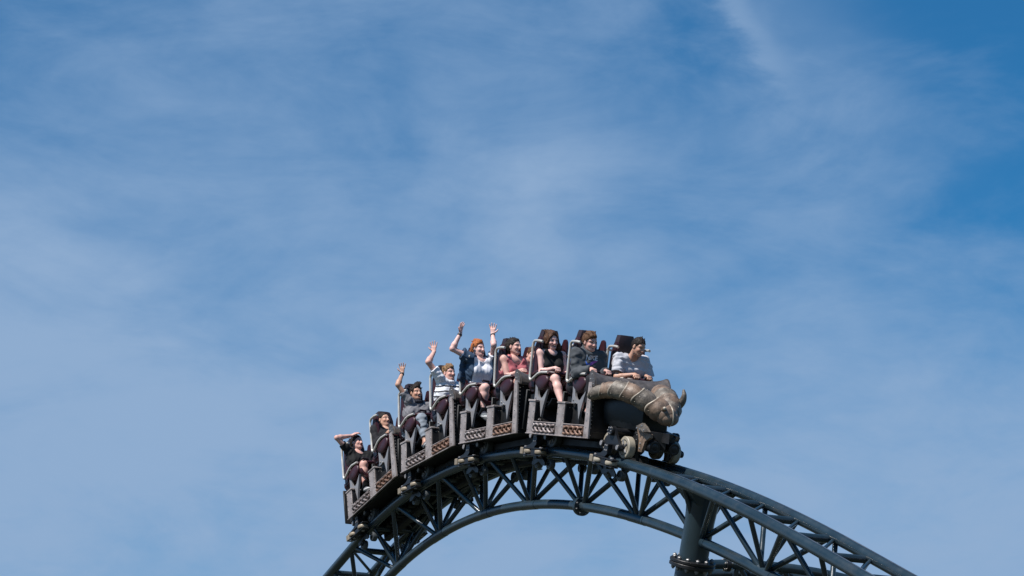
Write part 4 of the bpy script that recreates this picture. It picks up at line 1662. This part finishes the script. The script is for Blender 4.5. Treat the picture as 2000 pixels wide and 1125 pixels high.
        def colfn(Vv, colr=colr, gm=gm, st=st, kind=kind):
            c = np.repeat(colr[None, :], len(Vv), 0)
            if st:
                h = (Vv - hips) @ up + 0.25 * np.maximum(0, np.abs((Vv - sh) @ sl_) - 0.12)
                for hh in st:
                    mk = np.abs(h - hh) < 0.010
                    c[mk] = gm['stripe_col']
            if 'collar_col' in gm:
                mk = ((Vv - sh) @ up > 0.028) & (np.linalg.norm((Vv - sh) - np.outer((Vv - sh) @ up, up), axis=1) < 0.10)
                c[mk] = gm['collar_col']
            if kind == 'shoes':
                for nm in ('L', 'R'):
                    kn, an = J[nm][4:]
                    ld = unit(an - kn)
                    q_ = (Vv - an) @ ld
                    nr = np.linalg.norm(Vv - an, axis=1) < 0.25
                    c[(q_ > 0.062) & nr] = (0.55, 0.55, 0.55)
                    c[(q_ > 0.078) & nr] = (0.10, 0.10, 0.10)
            return c
        o = field_obj(gm['name'], F2, 'cloth', body, colfn, ORI)
        if gm.get('print'):
            chest_print(o, body, sh, up, fw, sl_, ORI)
    # ---------------- hair
    hr = P.get('hair')
    if hr:
        F3 = Field(head - 0.30 - V(0.05, 0, 0.05), head + 0.27, 0.0062)
        t = hr.get('t', 0.012)
        off = hr.get('line', 0.0)
        hn = HB.T @ unit(V(0.80, 0, -0.60))
        hp = H(0.058 + off, 0, 0.070)
        clip = [(hp, hn)]
        F3.ell(H(-0.020, 0, 0.034), hs * np.array((0.098 + t, 0.077 + t * 0.9, 0.089 + t)), HB, 0.0, False, clip)
        # back of the head down to the nape
        F3.ell(H(-0.024, 0, 0.018), hs * np.array((0.090 + t, 0.073 + t, 0.100 + t)), HB, 0.02, False, [(H(-0.022, 0, 0), HB.T @ V(1, 0, 0)), (H(0, 0, -0.070), HB.T @ V(-0.3, 0, -1))])
        for (a, b, r0, r1) in hr.get('locks', []):
            F3.cone(H(*a), H(*b), r0, r1, 0.022)
        rr = np.random.RandomState(rs + 100)
        back_ = unit(-hf + 0.35 * hu)
        for q_ in range(hr.get('tufts', 46)):      # small windblown tufts
            th, ph = rr.uniform(-2.9, 2.9), rr.uniform(0.05, 1.25)
            dr = V(math.cos(th) * math.sin(ph), math.sin(th) * math.sin(ph), math.cos(ph))
            loc_ = dr * np.array((0.098 + t, 0.077 + t, 0.089 + t)) * 0.97 + V(-0.020, 0, 0.034)
            if 0.80 * (loc_[0] - 0.058 - off) - 0.60 * (loc_[2] - 0.070) > -0.004:
                continue
            p0_ = H(*loc_)
            dd = unit(back_ + 0.5 * (HB.T @ dr) + 0.45 * rr.normal(size=3))
            F3.cone(p0_, p0_ + dd * rr.uniform(0.018, 0.042), 0.011, 0.003, 0.006)
        F3.noise(hr.get('amp', 0.004), [150, 210, 280, 330, 240], rs, hl)
        for (a, b, r0, r1) in hr.get('wisps', []):
            F3.cone(H(*a), H(*b), r0, r1, 0.008)
        field_obj('hair', F3, hr['mat'], body, None, ORI)
    # ---------------- wrist bands
    for nm in P.get('bands', []):
        W, E_ = J[nm][2], J[nm][1]
        d = unit(E_ - W)
        m = MB()
        m.lathe(W + d * 0.008 - ORI, d, [(0, 0.027 * sc), (0.0, 0.0325 * sc), (0.024, 0.0335 * sc), (0.024, 0.027 * sc)], 18)
        build('wristband', m, 'band_black', body)
    return body


def chest_print(o, body, sh, up, fw, sl_, ORI):
    """lettering and an emblem laid on the cloth of the chest"""
    me = o.data
    tree = BVHTree.FromPolygons([v.co for v in me.vertices], [p.vertices for p in me.polygons])
    cen = sh - up * 0.030

    def project(a, b, lift):
        # a to the wearer's left, b up
        s = cen - sl_ * a * -1 + up * b + fw * 0.20 - ORI
        hit, n, i, d = tree.ray_cast(Vector(s), Vector(-fw), 0.6)
        if hit is None:
            s2 = cen + sl_ * a + up * b + fw * 0.1 - ORI
            return s2
        return np.array(hit) + np.array(fw) * lift
    cu = bpy.data.curves.new('lettering', 'FONT')
    cu.body = 'NIKE'
    cu.size = 0.078
    cu.align_x = 'CENTER'
    cu.shear = 0.18
    cu.offset = 0.0022
    cu.space_character = 0.98
    tmp = bpy.data.objects.new('lettering', cu)
    COL.objects.link(tmp)
    dg = bpy.context.evaluated_depsgraph_get()
    tm = bpy.data.meshes.new_from_object(tmp.evaluated_get(dg))
    bpy.data.objects.remove(tmp)
    import bmesh
    bm = bmesh.new()
    bm.from_mesh(tm)
    bmesh.ops.triangulate(bm, faces=bm.faces)
    bmesh.ops.subdivide_edges(bm, edges=bm.edges, cuts=2, use_grid_fill=True)
    for v in bm.verts:
        # seen from the front the text reads left to right, which runs from the wearer's right to left
        v.co = Vector(project(v.co.x, v.co.y - 0.01, 0.0035))
    bm.to_mesh(tm)
    bm.free()
    tm.materials.clear()
    tm.materials.append(MATS['print_white'])
    t = bpy.data.objects.new('chest_lettering', tm)
    COL.objects.link(t)
    t.parent = o
    # swoosh below, blue running into pink
    top = [(-0.105, -0.002), (-0.085, -0.040), (-0.055, -0.045), (0.0, -0.028), (0.06, -0.008), (0.115, 0.012)]
    bot = [(-0.105, -0.030), (-0.095, -0.075), (-0.065, -0.105), (-0.02, -0.085), (0.04, -0.045), (0.115, 0.010)]
    n = 28
    tp = np.array(smooth_path([(a, b, 0) for a, b in top], n // 5 + 1))
    bp_ = np.array(smooth_path([(a, b, 0) for a, b in bot], n // 5 + 1))
    vs, fs, cs = [], [], []
    K = 8
    for i in range(len(tp)):
        for k in range(K + 1):
            p = (tp[i] + (bp_[i] - tp[i]) * k / K) * 0.82
            vs.append(project(p[0], p[1] - 0.014, 0.0035))
            f = np.clip((p[0] + 0.06) / 0.14, 0, 1)
            cs.append(np.array((0.03, 0.12, 0.50)) * (1 - f) + np.array((0.55, 0.08, 0.28)) * f)
    for i in range(len(tp) - 1):
        for k in range(K):
            fs.append((i * (K + 1) + k, i * (K + 1) + k + 1, (i + 1) * (K + 1) + k + 1, (i + 1) * (K + 1) + k))
    m = MB()
    m.add(vs, fs)
    e = build('chest_emblem', m, 'print_gradient', o)
    a = e.data.color_attributes.new('Col', 'FLOAT_COLOR', 'POINT')
    c4 = np.ones((len(vs), 4), np.float32)
    c4[:, :3] = cs
    a.data.foreach_set('color', c4.ravel())


GRIP = dict(Lw=(0.505, 0.10, 1.105), Rw=(0.505, -0.10, 1.105), Lhd=(0.9, 0.05, -0.1), Rhd=(0.9, -0.05, -0.1), Lpn=(0.0, 0, -1), Rpn=(0.0, 0, -1),
            Lpole=(0.12, 0.30, 0.6), Rpole=(0.12, -0.32, 0.6))
BLACK, CHAR = (0.012, 0.012, 0.013), (0.070, 0.076, 0.084)


def pose(**k):
    d = dict(GRIP)
    d.update(k)
    return d


NS = -0.28
# front row
person('person in a loose pale grey tee leaning forward above the bronze figurehead', 1, 1, 0.28, pose(
    head=(0.44, 0.03, 1.48), sh=(0.30, 0.0, 1.31), look=(18, -20, -4), skin='mid', mouth='smile', seed=3,
    Rw=(0.545, -0.09, 1.10), Lw=(0.50, 0.10, 1.10), Rpole=(0.36, -0.42, 0.75), Lpole=(0.30, 0.42, 0.75), bulk=1.0,
    hair=dict(mat='hair_dark', t=0.006, amp=0.002, line=0.004, tufts=4), brow=(0.02, 0.013, 0.01),
    clothes=[dict(name='tee_shirt', kind='top', col=(0.46, 0.46, 0.50), sleeve=0.78, inf=0.018, flare=0.03, fold=0.007),
             dict(name='shorts', kind='bottom', col=(0.02, 0.02, 0.024))]))
person('boy in a dark grey hoodie with white lettering and a blue and pink chest print', 1, 1, NS - 0.03, pose(
    head=(0.285, 0.0, 1.47), sh=(0.245, 0, 1.305), look=(12, -8, 5), skin='rosy', mouth='smile', seed=5, bulk=1.02, hsc=1.03,
    brow=(0.10, 0.05, 0.03),
    hair=dict(mat='hair_brown', t=0.010, amp=0.003, tufts=26, locks=[((0.055, 0.02, 0.085), (0.01, 0.035, 0.128), 0.03, 0.02), ((0.055, -0.03, 0.085), (0.0, -0.03, 0.128), 0.03, 0.02), ((0.0, 0, 0.11), (-0.06, 0, 0.11), 0.035, 0.03)],
              wisps=[((0.03, 0.03, 0.12), (0.02, 0.06, 0.155), 0.014, 0.004), ((0.03, -0.02, 0.125), (0.01, -0.03, 0.16), 0.014, 0.004)]),
    clothes=[dict(name='hoodie', kind='top', col=CHAR, sleeve=1.92, inf=0.017, flare=0.012, collar='hood', fold=0.006, hem=0.02, print=True),
             dict(name='trousers', kind='bottom', col=(0.018, 0.018, 0.022), len=2.0),
             dict(name='shoes', kind='shoes', col=(0.03, 0.03, 0.033))]))
person('woman in a black sleeveless top with long brown hair blown sideways', 1, 0, NS, pose(
    head=(0.205, 0.0, 1.485), sh=(0.205, 0, 1.305), look=(4, -6, 6), skin='pale', fem=True, mouth='grin', seed=7,
    Lw=(0.48, 0.12, 1.105), Ra=(0.80, -0.10, 0.63), La=(0.80, 0.12, 0.63),
    hair=dict(mat='hair_chestnut', t=0.009, amp=0.003, tufts=16, locks=[
        ((0.045, -0.005, 0.108), (0.050, 0.055, 0.055), 0.018, 0.015), ((0.050, 0.055, 0.055), (0.025, 0.080, -0.045), 0.015, 0.018),
        ((0.045, -0.012, 0.108), (0.050, -0.058, 0.050), 0.018, 0.015), ((0.050, -0.058, 0.050), (0.020, -0.080, -0.045), 0.015, 0.018),
        ((-0.03, -0.072, 0.01), (-0.03, -0.095, -0.12), 0.036, 0.040), ((-0.03, -0.092, -0.10), (-0.04, -0.085, -0.22), 0.038, 0.018),
        ((0.0, 0.078, 0.01), (0.01, 0.105, -0.11), 0.032, 0.042), ((0.01, 0.105, -0.10), (0.03, 0.15, -0.20), 0.038, 0.014),
        ((-0.05, -0.055, 0.02), (-0.06, -0.075, -0.10), 0.045, 0.034), ((-0.06, -0.07, -0.08), (-0.07, -0.06, -0.19), 0.036, 0.018),
        ((-0.04, 0.060, 0.02), (-0.02, 0.090, -0.10), 0.042, 0.036), ((-0.02, 0.088, -0.09), (0.0, 0.12, -0.20), 0.036, 0.016),
        ((0.01, 0.068, 0.04), (0.005, 0.088, -0.06), 0.022, 0.02), ((-0.09, 0.0, 0.0), (-0.09, 0.0, -0.16), 0.06, 0.04),
        ((-0.01, -0.03, 0.10), (-0.07, -0.06, 0.125), 0.03, 0.016), ((-0.02, 0.02, 0.11), (-0.08, 0.0, 0.12), 0.03, 0.02)],
        wisps=[((-0.06, -0.05, 0.11), (-0.10, -0.11, 0.135), 0.011, 0.003), ((-0.04, -0.04, 0.12), (-0.07, -0.09, 0.155), 0.011, 0.003),
               ((-0.06, -0.01, 0.12), (-0.09, -0.05, 0.155), 0.011, 0.003), ((-0.02, 0.10, -0.10), (0.02, 0.21, -0.13), 0.013, 0.003),
               ((-0.02, 0.10, -0.14), (0.02, 0.22, -0.19), 0.013, 0.003), ((-0.02, 0.09, -0.06), (0.01, 0.18, -0.08), 0.012, 0.003),
               ((-0.02, 0.11, -0.18), (0.02, 0.20, -0.26), 0.013, 0.003), ((0.0, 0.11, -0.16), (0.05, 0.19, -0.215), 0.012, 0.003)]),
    clothes=[dict(name='sleeveless_top', kind='top', col=BLACK, sleeve=0, inf=0.010, fold=0.0035, hem=0.06),
             dict(name='shorts', kind='bottom', col=(0.045, 0.028, 0.02), len=0.5)]))
person('woman in a coral pink strappy top with dark hair swept back', 2, 1, NS, pose(
    head=(0.235, 0.0, 1.495), sh=(0.235, 0, 1.305), look=(26, 0, 0), skin='rosy', fem=True, mouth='o', seed=9, bulk=1.14,
    Rw=(0.50, -0.05, 1.13), Lw=(0.48, 0.10, 1.13), brow=(0.03, 0.018, 0.014),
    hair=dict(mat='hair_dark', t=0.008, amp=0.0025, tufts=10, locks=[((-0.06, 0.0, 0.05), (-0.13, -0.02, 0.0), 0.065, 0.055), ((-0.12, -0.03, 0.0), (-0.14, -0.05, -0.14), 0.055, 0.035), ((-0.06, -0.045, 0.0), (-0.10, -0.06, -0.14), 0.045, 0.03)]),
    clothes=[dict(name='strappy_top', kind='top', col=(0.44, 0.125, 0.14), sleeve=0, inf=0.010, collar='scoop', fold=0.0045, hem=0.02),
             dict(name='shorts', kind='bottom', col=(0.03, 0.03, 0.04), len=0.55)]))
person('ginger haired person raising both arms in an open blue denim jacket', 2, 0, NS, pose(
    head=(0.20, -0.01, 1.59), sh=(0.215, 0, 1.41), hips=(0.12, 0, 0.90), look=(20, 2, -4), skin='pale', mouth='open', seed=11, bands=['L', 'R'],
    brow=(0.20, 0.08, 0.03),
    Rw=(0.20, -0.34, 1.745), Rpole=(0.16, -0.62, 1.60), Lw=(0.26, 0.12, 1.775), Lpole=(0.74, -0.06, 1.60), Lsh=(0.24, 0.15, 1.43), Rsh=(0.22, -0.19, 1.42),
    Rhd=(0.1, 0.05, 1), Lhd=(-0.1, 0.05, 1), Rpn=(0.8, 0.5, 0.1), Lpn=(0.8, -0.5, 0.1), Rpose='open', Lpose='open', Rth=-1, Lth=1,
    Rk=(0.57, -0.10, 0.985), Ra=(0.555, -0.10, 0.66), Lk=(0.57, 0.12, 0.975), La=(0.60, 0.12, 0.62),
    hair=dict(mat='hair_ginger', t=0.010, amp=0.003, tufts=22, locks=[((0.04, -0.02, 0.10), (-0.05, -0.03, 0.125), 0.035, 0.03), ((-0.07, 0, 0.05), (-0.12, 0.0, -0.02), 0.06, 0.04)]),
    clothes=[dict(name='tee_shirt', kind='top', col=(0.78, 0.77, 0.82), sleeve=0.4, inf=0.014, fold=0.004),
             dict(name='denim_jacket', kind='jacket', col=(0.04, 0.07, 0.12), sleeve=0.46,
                  panels=[[(0.12, -0.17, 1.42), (0.21, -0.265, 1.52), (0.13, -0.285, 1.14), (0.08, -0.18, 1.08)],
                          [(0.10, 0.17, 1.42), (0.18, 0.26, 1.46), (0.10, 0.30, 1.16), (0.05, 0.18, 1.12)]]),
             dict(name='shorts', kind='bottom', col=(0.30, 0.33, 0.36), len=0.62, inf=0.016),
             dict(name='trainers', kind='shoes', col=(0.13, 0.14, 0.15))]))
person('small child leaning in close behind the shoulder of the woman in coral', 2, 1, 0.28, pose(
    head=(0.29, -0.31, 1.40), sh=(0.225, -0.13, 1.21), hips=(0.12, 0, 0.86), look=(-10, -12, -8), skin='rosy', mouth='smile', seed=13, sc=0.85, hsc=0.95,
    hair=dict(mat='hair_brown', t=0.010, amp=0.003, line=0.006, tufts=20),
    Rw=(0.50, -0.09, 1.10), Lw=(0.50, 0.10, 1.10),
    clothes=[dict(name='tee_shirt', kind='top', col=(0.05, 0.04, 0.045), sleeve=0.6),
             dict(name='jeans', kind='bottom', col=(0.16, 0.24, 0.38), len=2.0)]))
person('person in a white shirt with thin dark stripes and one arm raised', 3, 1, NS, pose(
    head=(0.275, 0.0, 1.465), sh=(0.245, 0, 1.28), look=(16, -4, 4), skin='rosy', mouth='smile', seed=15, bulk=1.12,
    Rw=(0.195, -0.235, 1.74), Rpole=(0.34, -0.50, 1.55), Rsh=(0.255, -0.18, 1.36), Rhd=(-0.1, 0.02, 1), Rpn=(0.75, -0.4, 0.1), Rpose='open', Rth=-1,
    Lw=(0.40, 0.16, 1.11), brow=(0.16, 0.09, 0.05),
    hair=dict(mat='hair_sandy', t=0.010, amp=0.0035, locks=[((0.06, 0.0, 0.09), (0.03, 0.0, 0.125), 0.03, 0.02)]),
    clothes=[dict(name='striped_shirt', kind='top', col=(0.74, 0.75, 0.79), sleeve=0.55, inf=0.016, flare=0.016, stripes=(0.06, 0.13, 0.20, 0.27, 0.34, 0.41), stripe_col=(0.02, 0.022, 0.03), collar='polo', fold=0.005),
             dict(name='trousers', kind='bottom', col=(0.04, 0.05, 0.07), len=2.0)]))
person('boy in a grey tee with a dark collar throwing his right arm up', 3, 0, NS, pose(
    head=(0.235, 0.0, 1.455), sh=(0.215, 0, 1.265), look=(8, -2, 3), skin='mid', mouth='open', seed=17, sc=0.96, bands=['R'],
    Rw=(0.165, -0.225, 1.715), Rpole=(0.30, -0.55, 1.50), Rsh=(0.235, -0.165, 1.31), Rhd=(0.02, 0.0, 1), Rpn=(0.75, -0.45, 0.1), Rpose='open', Rth=-1,
    Lw=(0.40, 0.30, 1.36), Lpole=(0.4, 0.45, 1.1), Lhd=(0.2, 0.2, 1), Lpose='open', Lpn=(0.8, 0, 0.1),
    hair=dict(mat='hair_dark', t=0.010, amp=0.0035, locks=[((0.04, 0.0, 0.10), (0.0, 0.02, 0.15), 0.035, 0.025), ((-0.03, 0.01, 0.12), (-0.03, 0.06, 0.175), 0.035, 0.02), ((0.02, 0.03, 0.12), (0.03, 0.07, 0.16), 0.028, 0.014)],
              wisps=[((-0.02, 0.04, 0.15), (0.0, 0.09, 0.19), 0.014, 0.004), ((0.02, 0.03, 0.14), (0.03, 0.06, 0.185), 0.014, 0.004)]),
    clothes=[dict(name='tee_shirt', kind='top', col=(0.20, 0.195, 0.21), sleeve=0.5, inf=0.014, collar='polo', collar_col=(0.03, 0.03, 0.04), fold=0.005),
             dict(name='jeans', kind='bottom', col=(0.22, 0.25, 0.29), len=2.0, inf=0.016),
             dict(name='shoes', kind='shoes', col=(0.10, 0.10, 0.11))]))
person('dark haired person in a black long sleeved top gripping the bar', 4, 1, NS, pose(
    head=(0.145, 0.0, 1.465), sh=(0.150, 0, 1.285), look=(16, -2, 0), skin='mid', mouth='smile', seed=19, fem=False,
    Rw=(0.37, -0.10, 1.14), Lw=(0.42, 0.10, 1.12), brow=(0.02, 0.013, 0.01),
    hair=dict(mat='hair_dark', t=0.007, amp=0.002, tufts=8, locks=[((-0.08, 0, 0.02), (-0.13, -0.01, -0.03), 0.05, 0.04)]),
    clothes=[dict(name='long_sleeved_top', kind='top', col=(0.016, 0.015, 0.018), sleeve=1.88, inf=0.014, fold=0.004),
             dict(name='trousers', kind='bottom', col=(0.05, 0.012, 0.016), len=2.0)]))
person('person in a black tee and shorts holding one hand to the forehead', 4, 0, NS, pose(
    head=(0.215, 0.0, 1.515), sh=(0.200, 0, 1.325), look=(22, 0, -2), skin='rosy', mouth='o', seed=21,
    Rw=(0.25, -0.150, 1.572), Rpole=(0.25, -0.75, 1.36), Rhd=(0.25, 0.8, 0.45), Rpn=(-0.5, 0.2, -0.8), Rpose='relaxed', Rsh=(0.20, -0.18, 1.34), Rth=1,
    Lw=(0.47, 0.10, 1.12), brow=(0.02, 0.013, 0.01),
    Rk=(0.52, -0.10, 1.01), Ra=(0.50, -0.10, 0.66), Lk=(0.53, 0.12, 0.985), La=(0.58, 0.12, 0.64),
    hair=dict(mat='hair_dark', t=0.009, amp=0.003, locks=[((-0.08, -0.01, 0.03), (-0.13, -0.02, -0.05), 0.055, 0.045), ((-0.10, -0.01, -0.03), (-0.11, -0.03, -0.11), 0.045, 0.03)]),
    clothes=[dict(name='tee_shirt', kind='top', col=BLACK, sleeve=0.55, inf=0.014, fold=0.005),
             dict(name='shorts', kind='bottom', col=(0.035, 0.012, 0.014), len=0.55),
             dict(name='shoes', kind='shoes', col=(0.16, 0.16, 0.17))]))
